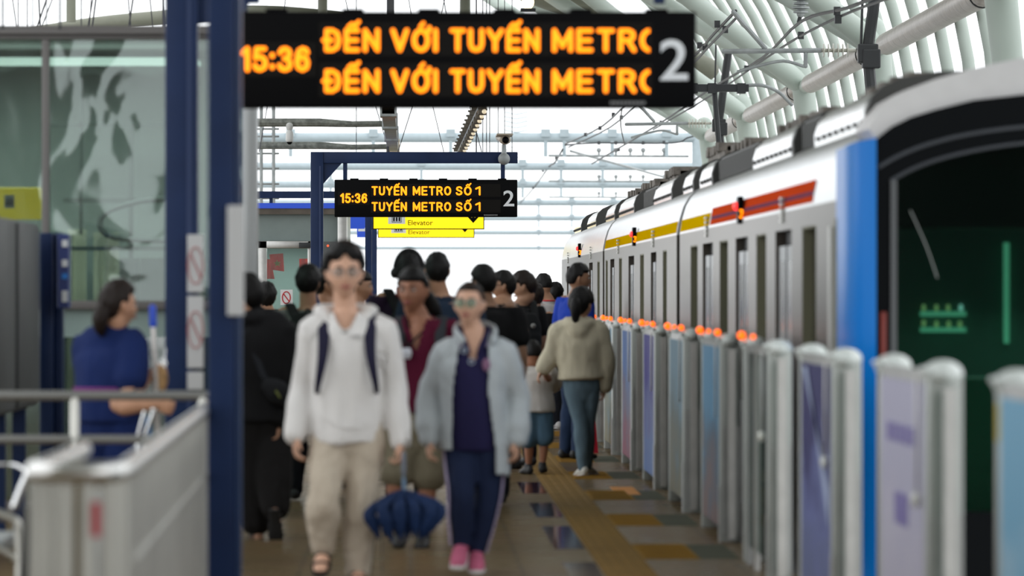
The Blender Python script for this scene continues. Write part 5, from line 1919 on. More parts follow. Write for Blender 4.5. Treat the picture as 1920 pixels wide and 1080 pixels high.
    def sandal(self, m, k):
        a, fd = self.J['an' + k], self.foot_dir(k)
        sd = fd.cross(Vector((0, 0, 1))).normalized()
        up = sd.cross(fd).normalized()
        q = self.H / 1.7
        bm = new_bm()
        limb(bm, [a - fd * .06 * q - up * .074 * q, a + fd * .02 * q - up * .072 * q, a + fd * .10 * q - up * .076 * q, a + fd * .185 * q - up * .074 * q], [(.036 * q, .010 * q), (.036 * q, .010 * q), (.048 * q, .010 * q), (.038 * q, .010 * q)], side=sd, n=12, k=3)
        o = part('sandal', bm, m, self.o, True)
        bm = new_bm()
        for d0, wd, ht in ((.115, .047, .034), (.055, .042, .06), (-.005, .036, .075)):
            c = a + fd * d0 * q - up * .068 * q
            limb(bm, [c - sd * wd * q, c - sd * wd * .8 * q + up * ht * .75 * q, c + up * ht * q, c + sd * wd * .8 * q + up * ht * .75 * q, c + sd * wd * q], [(.013 * q, .004)] * 5, side=fd, n=8, k=3)
        c = a - up * .02 * q
        limb(bm, [c + fd * .01 * q + sd * .036 * q, c - fd * .045 * q, c + fd * .01 * q - sd * .036 * q], [(.004, .011)] * 3, side=fd, n=8, k=4)
        part('strap', bm, m, o, True)
        return o

    def glasses(self, m, r=0.024, tint=None):
        bm = new_bm()
        for sg in (-1, 1):
            ring(bm, self.HP(sg * .034, .102, .004), self.hr, self.hu, r, r * .86, .0022, n=24)
            limb(bm, [self.HP(sg * (.034 + r), .100, .010), self.HP(sg * .078, .06, .012), self.HP(sg * .084, -.012, .012)], [.0022] * 3, n=6)
        limb(bm, [self.HP(-.010, .102, .008), self.HP(0, .106, .012), self.HP(.010, .102, .008)], [.002] * 3, n=6)
        o = part('glasses', bm, m, self.o, True)
        if tint:
            for sg in (-1, 1):
                bm = new_bm()
                c = self.HP(sg * .034, .102, .004)
                limb(bm, [c, c + self.hf * .0015], [(r, r * .86)] * 2, side=self.hr, n=20, k=1)
                part('lens', bm, tint, o)
        return o

    def backpack(self, m, label, width=0.15, depth=0.075, z0=0.56, z1=0.80, straps=None, off=0.11):
        J, H = self.J, self.H
        mid = (J['shL'] + J['shR']) / 2
        c0 = Vector((J['pel'].x, J['pel'].y, z0 * H)) - self.f * (off)
        c1 = Vector((mid.x, mid.y, z1 * H)) - self.f * (off)
        bm = new_bm()
        limb(bm, [c0, c0.lerp(c1, .3), c0.lerp(c1, .75), c1], [(width * .9, depth), (width, depth * 1.1), (width * .95, depth), (width * .7, depth * .6)], side=self.r, n=20, k=4)
        limb(bm, [c0 - self.f * depth * .9 + Vector((0, 0, .05)), c0.lerp(c1, .45) - self.f * depth * .95], [(width * .7, .03), (width * .62, .025)], side=self.r, n=14, k=2)
        me = skin_over(bm, 'backpack', m, 0.012, 4, 0.003)
        o = link_mesh('backpack', me, None, c0)
        tag(o, label, 'backpack')
        sm = straps or m
        for sg, k in ((-1, 'L'), (1, 'R')):
            sh = J['sh' + k].lerp(mid, 0.30)
            bm = new_bm()
            pts = [c1 + self.r * sg * width * .5 + Vector((0, 0, -.01)), sh + Vector((0, 0, .052 * H)) - self.f * .02, sh + Vector((0, 0, .025 * H)) + self.f * .070 * H / 1.7, sh - Vector((0, 0, .07 * H)) + self.f * .102 * H + self.r * sg * .006, sh - Vector((0, 0, .17 * H)) + self.f * .085 * H + self.r * sg * .035, c0 + self.r * sg * width * .95 + Vector((0, 0, .12)) + self.f * .05]
            limb(bm, pts, [(.036, .007), (.036, .007), (.034, .007), (.027, .006), (.015, .005), (.012, .004)], side=self.r, n=10, k=4)
            part('shoulder_strap', bm, sm, o, True)
        bm = new_bm()
        limb(bm, [c1 - self.r * .03 + Vector((0, 0, .02)), c1 + Vector((0, 0, .06)), c1 + self.r * .03 + Vector((0, 0, .02))], [.007] * 3, n=8)
        part('carry_loop', bm, sm, o, True)
        return o


WHITEC = cloth('hoodie_white', (0.68, 0.66, 0.645), 0.03)
BEIGE = cloth('beige', (0.50, 0.43, 0.345), 0.05)
NAVY = cloth('navy', (0.014, 0.012, 0.052), 0.1)
NAVY2 = cloth('track_navy', (0.012, 0.020, 0.055), 0.1)
GREYJ = cloth('grey_jacket', (0.42, 0.455, 0.475), 0.04)
MAROON = cloth('maroon', (0.095, 0.006, 0.026), 0.1)
KHAKI = cloth('khaki', (0.20, 0.175, 0.12), 0.06)
BLACKC = cloth('black', (0.008, 0.008, 0.009), 0.1)
BLACKC2 = cloth('soft_black', (0.011, 0.010, 0.010), 0.1)
CREAMC = cloth('cream', (0.55, 0.50, 0.375), 0.04)
JEANS = cloth('jeans', (0.11, 0.165, 0.205), 0.12)
DENIM = cloth('denim_short', (0.08, 0.15, 0.22), 0.12)
PINK = cloth('pink_shoe', (0.52, 0.13, 0.22), 0.12)
SOLEW = mat('white_sole', (0.6, 0.58, 0.57), 0.6)
ROYAL = cloth('royal_blue', (0.012, 0.045, 0.36), 0.08)
TEE = cloth('white_tee', (0.62, 0.59, 0.56), 0.04)
DKNAVY = cloth('dark_navy', (0.018, 0.032, 0.06), 0.08)
PLUM = cloth('dark_plum', (0.022, 0.010, 0.03), 0.15)
UNIFORM = cloth('uniform_blue', (0.006, 0.017, 0.085), 0.1)
GREYC = cloth('grey_cotton', (0.20, 0.205, 0.195), 0.05)
LILAC = cloth('lilac_tape', (0.42, 0.36, 0.52), 0.05)
DKTROU = cloth('dark_trouser', (0.010, 0.011, 0.016), 0.1)
WIRES = mat('thin_metal_frame', (0.25, 0.24, 0.23), 0.3, 0.8)
LENSG = glass_mat('green_lens', (0.72, 0.88, 0.79), 0.09, 0.04)
LENSC = glass_mat('clear_lens', (0.92, 0.92, 0.92), 0.05, 0.04)

# ---- the person in the white hoodie
P = Person(648, 31.6, 1.745, yaw=0, hyaw=4, head=(646, 513, -0.03), hs=1.10, build=1.0, over=dict(
    neck=(648, 590, 0.0), chest=(650, 680, 0), pel=(650, 800, 0.0), shL=(590, 622, 0), shR=(712, 622, 0), elL=(568, 722, 0.04), elR=(737, 722, 0.03),
    wrL=(554, 814, -0.05), wrR=(752, 828, -0.06), hipL=(620, 826, 0), hipR=(684, 826, 0), knL=(607, 930, -0.13), knR=(677, 938, -0.02), anL=(606, 1024, -0.02), anR=(671, 1066, 0.05)))
P.toe = {'L': Vector((-0.10, -0.90, -0.38)).normalized(), 'R': Vector((0.05, -1, 0)).normalized()}
P.make('person in a white hoodie and beige trousers walking towards the camera', SK_FAIR, 0.0055, hand_opts={'L': dict(d=(0.0, -0.15, -1), t=(0.15, -1, 0)), 'R': dict(d=(0.0, -0.15, -1), t=(-0.15, -1, 0), curl=1.9)})
P.hair(HAIRM, vol=0.030, fringe=0.50, side=-0.05, part_line=0.9, tuft=0.009, seed=3)
P.glasses(WIRES, 0.025, LENSC)


def hoodie(bm):
    P.torso(bm, 0.034, 0.715, top=1.02, hemw=0.99)
    for k in 'LR':
        P.arm(bm, k, 0.026, mult=1.02)
        w, e = P.J['wr' + k], P.J['el' + k]
        limb(bm, [e.lerp(w, .72), e.lerp(w, .9), w], [.048, .050, .036], n=14)


def hoodcut(p):
    d = p - P.J['neck']
    return p.z > P.J['neck'].z + 0.012 or (d.y < 0 and p.z > P.J['neck'].z - 0.10 and abs(d.x) < 0.012 + (d.z + 0.10) * 0.5)


hd = P.garment('hoodie', WHITEC, hoodie, 0.009, 0.022, hoodcut, 0, 1.3, fs=(7.5, 7.5, 2.2))
bm = new_bm()
n = P.J['neck']
pts = []
for i in range(13):
    a = R(-72 + 324 * i / 12)
    fr = smooth01(-math.sin(a), 0.1, 1.0)
    pts.append(n + Vector((0.125 * math.cos(a) * (1 - 0.42 * fr), 0.085 * math.sin(a) + 0.012 - 0.02 * fr, 0.022 - 0.115 * fr)))
limb(bm, pts, [(.018 + .022 * smooth01(-abs(i - 6), -6, -1), .034 + .018 * smooth01(-abs(i - 6), -6, -2)) for i in range(13)], side=(0, 0, 1), n=14, k=3)
me = skin_over(bm, 'hood', WHITEC, 0.009, 3, 0.005, fs=(14, 14, 10))
link_mesh('hood', me, hd)
bm = new_bm()
for k in range(4):
    box(bm, XX(660 + k * 5, 31.4), XX(663.5 + k * 5, 31.4), 31.44, 31.46, ZZ(632, 31.4), ZZ(628, 31.4))
part('chest_print', bm, mat('grey_thread', (0.35, 0.35, 0.36), 0.7), hd)
bm = new_bm()
limb(bm, [W(598, 782, 31.455), W(640, 800, 31.435), W(690, 800, 31.44), W(703, 782, 31.46)], [(.004, .003)] * 4, n=6)
part('pocket_seam', bm, WHITEC, hd)
P.trousers(BEIGE, 0.022, 1.05, 1.45, fold=0.012)
P.sandal(BLACKC, 'L')
P.sandal(BLACKC, 'R')
NVP = cloth('backpack_navy', (0.014, 0.013, 0.034), 0.1)
P.backpack(NVP, 'navy backpack worn by the person in the white hoodie', 0.16, 0.08, 0.48, 0.79, off=0.17)
# umbrella hanging from the left hand
t = thing('umbrella', W(757, 1012, 31.5), 'loosely folded blue umbrella hanging from the hand of the white-hoodie person', 'umbrella')
UY = 31.45
UMB = cloth('umbrella_blue', (0.005, 0.019, 0.068), 0.2, 0.6)
bm = new_bm()
limb(bm, [W(757, 850, UY), W(757, 880, UY), W(757, 888, UY)], [.011, .012, .010], n=10)
part('handle', bm, mat('handle_grey', (0.12, 0.14, 0.18), 0.5), t, True)
bm = new_bm()
limb(bm, [W(757, 885, UY), W(757, 925, UY), W(758, 1000, UY)], [.006] * 3, n=8)
limb(bm, [W(757, 900, UY), W(758, 926, UY)], [.010, .012], n=8)
part('shaft', bm, mat('shaft_blue_grey', (0.10, 0.17, 0.26), 0.4, 0.4), t, True)
lobes = [(693, 958, 712, 1006, -.06, .045), (718, 945, 735, 1012, -.10, .05), (748, 942, 752, 1008, -.11, .05), (775, 945, 778, 1004, -.08, .05), (826, 950, 792, 1004, -.02, .04), (740, 950, 745, 1000, .09, .05), (790, 955, 775, 998, .08, .045), (770, 950, 763, 1006, -.03, .05), (722, 952, 722, 1002, .03, .05), (806, 950, 785, 1006, -.05, .05)]
for (xa, ya, xb, yb, dy, r_) in lobes:
    bm = new_bm()
    limb(bm, [W(757, 918, UY), W(757 + (xa - 757) * .45, 932, UY + dy * .5), W(xa, ya + 4, UY + dy), W(xa * .6 + xb * .4, (ya + yb) / 2, UY + dy), W(xb, yb + 6, UY + dy * .7)], [(.010, .006), (.020, .010), (.034, .014), (.036, .016), (.008, .006)], side=(1, 0, 0), n=12, k=4)
    me = skin_over(bm, 'canopy_fold', UMB, 0.007, 3, 0.004, fs=(20, 20, 20))
    link_mesh('canopy_fold', me, t)
bm = new_bm()
limb(bm, [W(704, 1000, UY), W(700, 1040, UY), W(696, 1076, UY)], [.003] * 3, n=6)
limb(bm, [W(716, 1010, UY), W(716, 1076, UY)], [.003] * 2, n=6)
part('wrist_strap', bm, DARKMETAL, t)

# ---- the person in the grey jacket
P2 = Person(886, 32.1, 1.555, yaw=-4, hyaw=-14, hpitch=4, head=(880, 572, -0.03), hs=1.04, fem=1, over=dict(
    neck=(888, 622, 0), chest=(886, 700, 0), pel=(888, 810, 0), shL=(838, 662, 0), shR=(941, 662, 0), elL=(806, 742, 0.05), elR=(972, 745, 0.05),
    wrL=(803, 822, -0.02), wrR=(968, 824, -0.02), hipL=(864, 838, 0), hipR=(915, 838, 0), knL=(866, 922, -0.10), knR=(914, 930, 0.0), anL=(864, 1022, -0.02), anR=(893, 1036, 0.05)))
P2.toe = {'L': Vector((-0.12, -0.93, -0.30)).normalized(), 'R': Vector((0.0, -0.95, -0.2)).normalized()}
P2.make('person with glasses in a grey jacket over navy polo and track trousers', SK_FAIR, 0.0055, hand_opts={'L': dict(d=(0.02, -0.2, -1), t=(0.2, -1, 0)), 'R': dict(d=(0.02, -0.2, -1), t=(-0.3, -1, 0))})
P2.hair(HAIRB, vol=0.013, fringe=0.62, side=0.0, tuft=0.003, back=-0.5, tail=[(0, -.10, .03, .02), (0, -.135, 0, .03), (.01, -.13, -.06, .028), (.012, -.11, -.12, .012)])
P2.glasses(WIRES, 0.026, LENSG)


def polo(bm):
    P2.torso(bm, 0.016, 0.66, top=1.0, belly=.01)
    for k in 'LR':
        P2.arm(bm, k, 0.012, upto=0.5)


def polocut(p):
    d = p - P2.J['neck']
    return p.z > P2.J['neck'].z + 0.01 or (d.y < 0 and p.z > P2.J['neck'].z - 0.15 and abs(d.x + 0.005) < 0.010 + (d.z + 0.15) * 0.42)


pl = P2.garment('polo_shirt', NAVY, polo, 0.009, 0.004, polocut, 0, 2.0)
for sg in (-1, 1):
    bm = new_bm()
    n = P2.J['neck']
    limb(bm, [n + Vector((sg * .064, .02, .020)), n + Vector((sg * .070, -.035, .004)), n + Vector((sg * .046, -.085, -.065)), n + Vector((sg * .022, -.098, -.115))], [(.016, .007), (.026, .007), (.026, .007), (.008, .005)], side=(sg * .7, -.3, .6), n=10, k=4)
    c_ = part('collar', bm, NAVY, pl, True)
    bm = new_bm()
    limb(bm, [n + Vector((sg * .084, -.040, -.004)), n + Vector((sg * .070, -.095, -.078))], [(.008, .004)] * 2, side=(sg * .7, -.3, .6), n=8, k=3)
    part('collar_stripe', bm, LILAC, c_, True)
for (px, py) in ((870, 657), (884, 678)):
    bm = new_bm()
    ring(bm, W(px, py, 31.975), (1, 0, 0), (0, 0, 1), .014, .014, .0035, n=16)
    part('button', bm, mat('pearl_button', (0.35, 0.4, 0.48), 0.25), pl, True)
bm = new_bm()
ball(bm, W(912, 684, 31.975), .022, .006, .035, 10, 8)
part('badge', bm, mat('polo_badge', (0.20, 0.09, 0.17), 0.6), pl, True)


def jacket(bm):
    P2.torso(bm, 0.040, 0.50, top=0.98, hemw=1.06, belly=.012)
    for k in 'LR':
        P2.arm(bm, k, 0.027, mult=1.05)
        w, e = P2.J['wr' + k], P2.J['el' + k]
        limb(bm, [e.lerp(w, .45), e.lerp(w, .8), w], [.068, .072, .036], n=14)


def jcut(p):
    d = p - P2.base
    if p.z > P2.J['neck'].z + 0.0:
        return True
    if p.z < 0.66 - 0.13 * smooth01(p.x - P2.base.x, -0.02, 0.16):
        return True
    if p.y < P2.Y - 0.005:
        xl = (845 + (790 - 700) * 0) - max(0, (p.z - 1.1)) * 10
        px = 770 + p.x * F / p.y
        zz_ = p.z
        lo = 846 + smooth01(zz_, 0.9, 1.28) * 14
        hi = 917 - smooth01(zz_, 0.62, 0.95) * 0 + (1 - smooth01(zz_, 0.62, 1.0)) * 14
        return lo < px < hi
    return False


jk = P2.garment('jacket', GREYJ, jacket, 0.009, 0.010, jcut, 0.008, 5.0, fs=(11, 11, 6))
bm = new_bm()
n = P2.J['neck']
limb(bm, [n + Vector((-.06, -.095, -.055)), n + Vector((-.098, -.035, .0)), n + Vector((-.07, .06, .03)), n + Vector((.0, .095, .035)), n + Vector((.07, .06, .03)), n + Vector((.115, -.03, .0)), n + Vector((.10, -.09, -.06))], [(.03, .014)] * 7, side=(0, 0, 1), n=12, k=4)
link_mesh('jacket_collar', skin_over(bm, 'jacket_collar', GREYJ, 0.008, 3, 0.004), jk)
P2.trousers(NAVY2, 0.014, 1.0, 0.9, fold=0.006)
for k, sg in (('L', -1), ('R', 1)):
    bm = new_bm()
    h, kn, an = P2.J['hip' + k], P2.J['kn' + k], P2.J['an' + k]
    q = Vector((sg * 1.0, -0.35, 0)).normalized()
    limb(bm, [h + q * .098 - Vector((0, 0, .02)), h.lerp(kn, .5) + q * .090, kn + q * .077, kn.lerp(an, .5) + q * .073, an + q * .058], [(.014, .004)] * 5, side=(-sg * .35, -1, 0), n=8, k=4)
    part('side_stripe', bm, LILAC, P2.o, True)
P2.shoe(PINK, 'L', SOLEW, 1.08)
P2.shoe(PINK, 'R', SOLEW, 1.08)

# ---- the person in the maroon polo
P3 = Person(786, 35.4, 1.655, yaw=-6, hyaw=-20, head=(774, 546, -0.03), hs=1.10, build=1.05, over=dict(
    neck=(786, 602, 0), chest=(788, 680, 0), pel=(782, 800, 0), shL=(736, 622, 0), shR=(845, 622, 0), elL=(722, 710, .06), elR=(858, 710, .05), wrL=(735, 780, -.02), wrR=(850, 785, 0),
    hipL=(756, 815, 0), hipR=(812, 815, 0), knL=(741, 905, -.04), knR=(802, 912, 0), anL=(752, 1004, 0.02), anR=(794, 1008, 0.05)))
P3.make('person in a maroon polo and khaki shorts behind the white-hoodie person', SK_TAN, 0.006)
P3.hair(HAIRM, vol=0.016, fringe=0.42, side=0.0, tuft=0.004, tail=[(.03, -.09, .0, .035), (.05, -.13, -.05, .045), (.075, -.15, -.105, .04), (.10, -.16, -.14, .018)])


def polo3(bm):
    P3.torso(bm, 0.020, 0.80, top=1.03, belly=.015)
    for k in 'LR':
        P3.arm(bm, k, 0.016, upto=0.8)


def cut3(p):
    d = p - P3.J['neck']
    return p.z > P3.J['neck'].z + 0.012 or (d.y < 0 and p.z > P3.J['neck'].z - 0.165 and abs(d.x + .02) < 0.010 + (d.z + 0.165) * 0.30)


pl = P3.garment('polo_shirt', MAROON, polo3, 0.01, 0.006, cut3, 0, 7.0)
n = P3.J['neck']
for sg in (-1, 1):
    bm = new_bm()
    limb(bm, [n + Vector((sg * .066, .02, .020)), n + Vector((sg * .076 - .006, -.04, .0)), n + Vector((sg * .055 - .012, -.095, -.07)), n + Vector((sg * .028 - .016, -.108, -.13))], [(.016, .007), (.028, .007), (.028, .007), (.010, .005)], side=(sg * .7, -.3, .6), n=10, k=4)
    part('collar', bm, MAROON, pl, True)
P3.trousers(KHAKI, 0.030, 1.3, 1.25, upto=0.80, name='shorts')
P3.shoe(RUBBER, 'L')
P3.shoe(RUBBER, 'R')
P3.backpack(cloth('strap_grey', (0.035, 0.038, 0.045), 0.1), 'dark grey backpack worn by the person in the maroon polo', 0.16, 0.07, 0.55, 0.79, off=0.16)
t = thing('name_badge', W(763, 665, 35.2), 'white name badge on a dark lanyard hanging on the maroon polo', 'badge')
bm = new_bm()
limb(bm, [n + Vector((-.07, -.06, -.01)), n + Vector((-.085, -.128, -.09)), W(765, 650, 35.23)], [(.007, .003)] * 3, n=8)
limb(bm, [n + Vector((.045, -.09, -.04)), n + Vector((-.02, -.132, -.10)), W(765, 650, 35.23)], [(.007, .003)] * 3, n=8)
part('lanyard', bm, BLACKC, t, True)
bm = new_bm()
limb(bm, [W(762, 654, 35.22), W(762, 662, 35.215), W(761, 671, 35.22)], [(.024, .006), (.032, .007), (.026, .006)], side=(1, 0, 0), n=14, k=3)
part('badge_card', bm, mat('badge_white', (0.62, 0.64, 0.7), 0.35), t, True)

# ---- the person in black at the left, walking away
P4 = Person(492, 36.7, 1.66, yaw=196, hyaw=240, head=(462, 556, 0), hs=1.05, build=1.12, over=dict(
    neck=(478, 596, 0), chest=(492, 680, 0), pel=(492, 790, 0), shL=(530, 622, -.05), shR=(448, 622, .03), elL=(536, 716, -.04), elR=(436, 716, .05), wrL=(524, 790, -.08), wrR=(436, 800, .02),
    hipL=(512, 812, 0), hipR=(470, 812, 0), knL=(508, 905, 0.02), knR=(474, 910, .03), anL=(518, 962, -0.16), anR=(483, 996, 0.05)))
P4.toe = {'L': Vector((0.05, 0.42, -0.9)).normalized(), 'R': Vector((-0.3, 1, 0)).normalized()}
P4.make('person in black clothes and sandals walking away beside the nearest blue post', SK_MID, 0.007)
P4.hair(HAIRM, vol=0.02, fringe=0.4, side=-0.1)


def blackhood(bm):
    P4.torso(bm, 0.035, 0.72, top=1.04)
    for k in 'LR':
        P4.arm(bm, k, 0.028)
    n = P4.J['neck']
    limb(bm, [n + Vector((.09, -.05, -.01)), n + Vector((.02, -.10, -.005)), n + Vector((-.06, -.06, 0)), n + Vector((-.07, .03, -.02))], [.035, .045, .04, .03], n=12)


P4.garment('hooded_top', BLACKC, blackhood, 0.011, 0.009, None, 0, 3.0, fs=(9, 9, 5))
P4.trousers(BLACKC2, 0.020, 1.4, 0.9, upto=1.80, fold=0.008)
P4.sandal(RUBBER, 'L')
P4.sandal(RUBBER, 'R')
t = thing('waist_bag', W(528, 742, 36.4), 'dark waist bag with a small yellow-green mark on the person in black', 'bag')
bm = new_bm()
limb(bm, [W(500, 722, 36.52), W(520, 735, 36.50), W(540, 752, 36.52)], [(.05, .035), (.075, .045), (.05, .03)], side=(0, 0, 1), n=14, k=4)
part('pouch', bm, cloth('bag_black', (0.013, 0.014, 0.016), 0.1), t, True)
bm = new_bm()
limb(bm, [W(518, 734, 36.452), W(525, 745, 36.448)], [.008, .006], n=8, k=2)
part('mark', bm, mat('lime_mark', (0.12, 0.14, 0.02), 0.5), t)
bm = new_bm()
limb(bm, [W(478, 660, 36.55), W(492, 700, 36.52), W(505, 722, 36.52)], [(.02, .006)] * 3, side=(1, 0, 0), n=8)
part('belt_strap', bm, cloth('strap_dark', (0.02, 0.022, 0.027), 0.1), t, True)

# ---- the cleaner behind the rail
P0 = Person(206, 31.9, 1.565, yaw=152, hyaw=118, head=(224, 573, -0.02), hs=1.08, build=1.16, fem=1, over=dict(
    neck=(214, 622, 0), chest=(206, 690, 0), pel=(206, 790, 0), shL=(250, 648, -.06), shR=(164, 652, .10), elL=(250, 722, -.12), elR=(160, 735, .10), wrL=(283, 706, -.05), wrR=(290, 756, -.10)))
P0.J['elL'] = W(243, 735, 31.72)
P0.J['wrL'] = W(280, 703, 31.85)
P0.J['wrR'] = W(291, 757, 31.72)
P0.J['elR'] = W(222, 760, 31.75)
P0.make('cleaner in a blue uniform with a dark ponytail standing behind the rail', SK_MID, 0.0065, hand_opts={'L': dict(d=(0.9, 0.2, 0.15), t=(0, 0.2, 1), curl=2.2), 'R': dict(d=(0.9, -0.1, -0.3), t=(0, -.2, 1), curl=2.2)})
P0.hair(HAIRB, vol=0.020, fringe=0.5, side=-0.05, back=-0.8, tail=[(-.02, -.10, -.02, .045), (-.02, -.12, -.07, .045), (-.01, -.115, -.12, .035), (0, -.10, -.155, .015)])


def uni(bm):
    P0.torso(bm, 0.028, 0.80, top=1.04, belly=.012)
    for k in 'LR':
        P0.arm(bm, k, 0.022, upto=0.72)


P0.garment('uniform_shirt', UNIFORM, uni, 0.011, 0.006, None, 0, 4.0)
P0.trousers(UNIFORM, 0.024, 1.2, 1.5)
P0.shoe(RUBBER, 'L')
P0.shoe(RUBBER, 'R')
bm = new_bm()
p = P0.J['pel']
ring(bm, Vector((p.x, p.y, ZZ(729, 31.9))), P0.r, P0.f, .086 * 1.565 * 1.16 + .034, .072 * 1.565 * 1.16 + .034, .012, n=32)
o = part('belt', bm, cloth('magenta', (0.16, 0.03, 0.16), 0.1), P0.o, True)
t = thing('mop', W(292, 700, 31.8), 'long mop pole with a blue cap held by the cleaner', 'mop')
bm = new_bm()
limb(bm, [W(287.5, 608, 31.8), W(291, 700, 31.8), W(299, 880, 31.85), (XX(307, 31.9), 31.9, 0.06)], [.013, .013, .013, .013], n=10, k=2)
part('pole', bm, mat('aluminium_pole', (0.55, 0.52, 0.5), 0.3, 0.6), t, True)
bm = new_bm()
limb(bm, [W(286.5, 577, 31.8), W(287.5, 609, 31.8)], [.019, .020], n=12, k=2)
part('cap', bm, mat('blue_grip', (0.01, 0.06, 0.50), 0.4), t, True)
bm = new_bm()
limb(bm, [W(292, 1084, 31.9), W(325, 1086, 31.9)], [(.05, .03), (.05, .03)], n=10, k=2)
part('mop_head', bm, mat('mop_grey', (0.3, 0.3, 0.3), 0.9), t)
t = thing('squeegee', W(304, 700, 31.7), 'shiny squeegee with a yellow-brown cloth in the hand of the cleaner', 'squeegee')
bm = new_bm()
for q in range(3):
    limb(bm, [W(299 + q * 4, 680 - q * 5, 31.7), W(307 + q * 2.5, 695 - q * 6, 31.7)], [.005] * 2, n=8, k=1)
limb(bm, [W(311, 655, 31.7), W(309, 675, 31.7), W(303, 690, 31.7)], [.004] * 3, n=8)
part('blade', bm, CHROME, t)
bm = new_bm()
limb(bm, [W(303, 690, 31.68), W(306, 712, 31.68), W(304, 732, 31.68)], [.020, .028, .018], n=12)
me = skin_over(bm, 'cleaning_cloth', mat('ochre_cloth', (0.26, 0.15, 0.06), 0.8, var=0.4, vscale=25), 0.006, 2, 0.005, fs=(30, 30, 30))
link_mesh('cleaning_cloth', me, t)

# ---- cream hoodie person holding the hand of a small boy
P6 = Person(1090, 49.2, 1.56, yaw=180, hyaw=148, hpitch=-8, head=(1090, 573, .0), hs=1.14, fem=1, over=dict(
    neck=(1084, 607, 0), chest=(1086, 650, 0), pel=(1090, 724, 0), shL=(1121, 622, 0), shR=(1050, 622, 0), elL=(1136, 672, 0), elR=(1036, 662, .03), wrL=(1134, 724, .03), wrR=(1019, 690, .02),
    hipL=(1106, 724, 0), hipR=(1076, 724, 0), knL=(1102, 792, .02), knR=(1089, 795, -.05), anL=(1100, 876, .10), anR=(1094, 878, -.10)))
P6.toe = {'R': Vector((-0.35, 0.9, -0.1)).normalized(), 'L': Vector((0.45, 0.9, 0)).normalized()}
P6.make('person in a cream hoodie and blue jeans walking away beside the platform gates', SK_MID, 0.0075, face=False, hand_opts={'L': dict(d=(-0.1, 0.1, -1), t=(-.2, 1, 0))})
P6.hair(HAIRM, vol=0.028, fringe=0.5, side=-0.15, back=-0.75, tail=[(-.0, -.10, .03, .03), (-.03, -.14, .0, .045), (-.035, -.14, -.06, .045), (-.03, -.125, -.125, .03), (-.03, -.11, -.16, .012)])


def crm(bm):
    P6.torso(bm, 0.048, 0.80, top=1.05, hemw=0.9)
    for k in 'LR':
        P6.arm(bm, k, 0.040)
    n = P6.J['neck']
    limb(bm, [n + Vector((-.085, .02, .02)), n + Vector((-.075, -.07, .0)), n + Vector((0, -.115, -.02)), n + Vector((.085, -.07, .0)), n + Vector((.09, .02, .02))], [.04, .05, .055, .05, .04], n=12)
    limb(bm, [n + Vector((0, -.10, .03)), n + Vector((0, -.13, -.05)), n + Vector((0, -.125, -.12))], [(.06, .04), (.085, .04), (.05, .025)], side=(1, 0, 0), n=14)


P6.garment('cream_hoodie', CREAMC, crm, 0.011, 0.008, None, 0, 9.0, fs=(12, 12, 6))
P6.trousers(JEANS, 0.008, 1.2, 1.6, fold=0.005, name='jeans')
P6.shoe(mat('white_slipper', (0.5, 0.49, 0.44), 0.6), 'L', SOLEW, 0.95)
P6.shoe(mat('white_slipper', (0.5, 0.49, 0.44), 0.6), 'R', SOLEW, 0.95)
bm = new_bm()
ring(bm, P6.HP(.06, .02, -.02), P6.hf, P6.hu, .03, .045, .003, a0=-2.2, a1=1.6)
part('earphone', bm, mat('pale_cord', (0.6, 0.6, 0.58), 0.5), P6.o)

P5 = Person(1004, 49.6, 1.10, yaw=180, hyaw=190, head=(999, 663, .0), hs=1.42, build=1.12, over=dict(
    neck=(1000, 688, 0), chest=(1003, 715, 0), pel=(1006, 758, 0), shL=(1028, 700, 0), shR=(980, 700, 0), elL=(1037, 712, 0.02), elR=(972, 733, 0), wrL=(1024, 694, 0.0), wrR=(970, 765, .02),
    hipL=(1018, 768, 0), hipR=(995, 768, 0), knL=(1021, 825, 0), knR=(992, 828, 0), anL=(1017, 874, 0.02), anR=(991, 876, 0.05)))
P5.J['elL'] = W(1036, 722, 49.8)
P5.J['wrL'] = W(1021, 700, 49.3)
P5.toe = {'L': Vector((0.1, 1, 0)).normalized(), 'R': Vector((-0.35, 1, 0)).normalized()}
P5.make('small boy in a white T-shirt and denim shorts seen from behind', SK_TAN, 0.0065, face=False)
P5.hair(HAIRM, vol=0.006, fringe=0.4, side=0.1, back=-0.25, tuft=0.002)
P5.shirt(TEE, hem=0.475, sleeve=0.8, infl=0.034, name='white_shirt', hemw=1.05)
P5.trousers(DENIM, 0.022, 1.2, 1.4, upto=0.95, name='shorts')
P5.shoe(RUBBER, 'L', None, 1.3)
P5.shoe(RUBBER, 'R', None, 1.3)

# ---- the crowd
P7 = Person(1078, 54.0, 1.75, yaw=120, hyaw=98, head=(1086, 523, 0), hs=1.02)
P7.make('person in a royal blue T-shirt looking towards the train', SK_BACK, 0.009)
P7.hair(HAIRM, vol=0.017, fringe=0.42, side=0.05, back=-0.4)
P7.shirt(ROYAL, 0.50, 0.62, 0.016, voxel=.012)
P7.trousers(cloth('dark_blue_jean', (0.015, 0.03, 0.07), 0.1), voxel=.012)
P7.shoe(RUBBER, 'L')
P7.shoe(RUBBER, 'R')

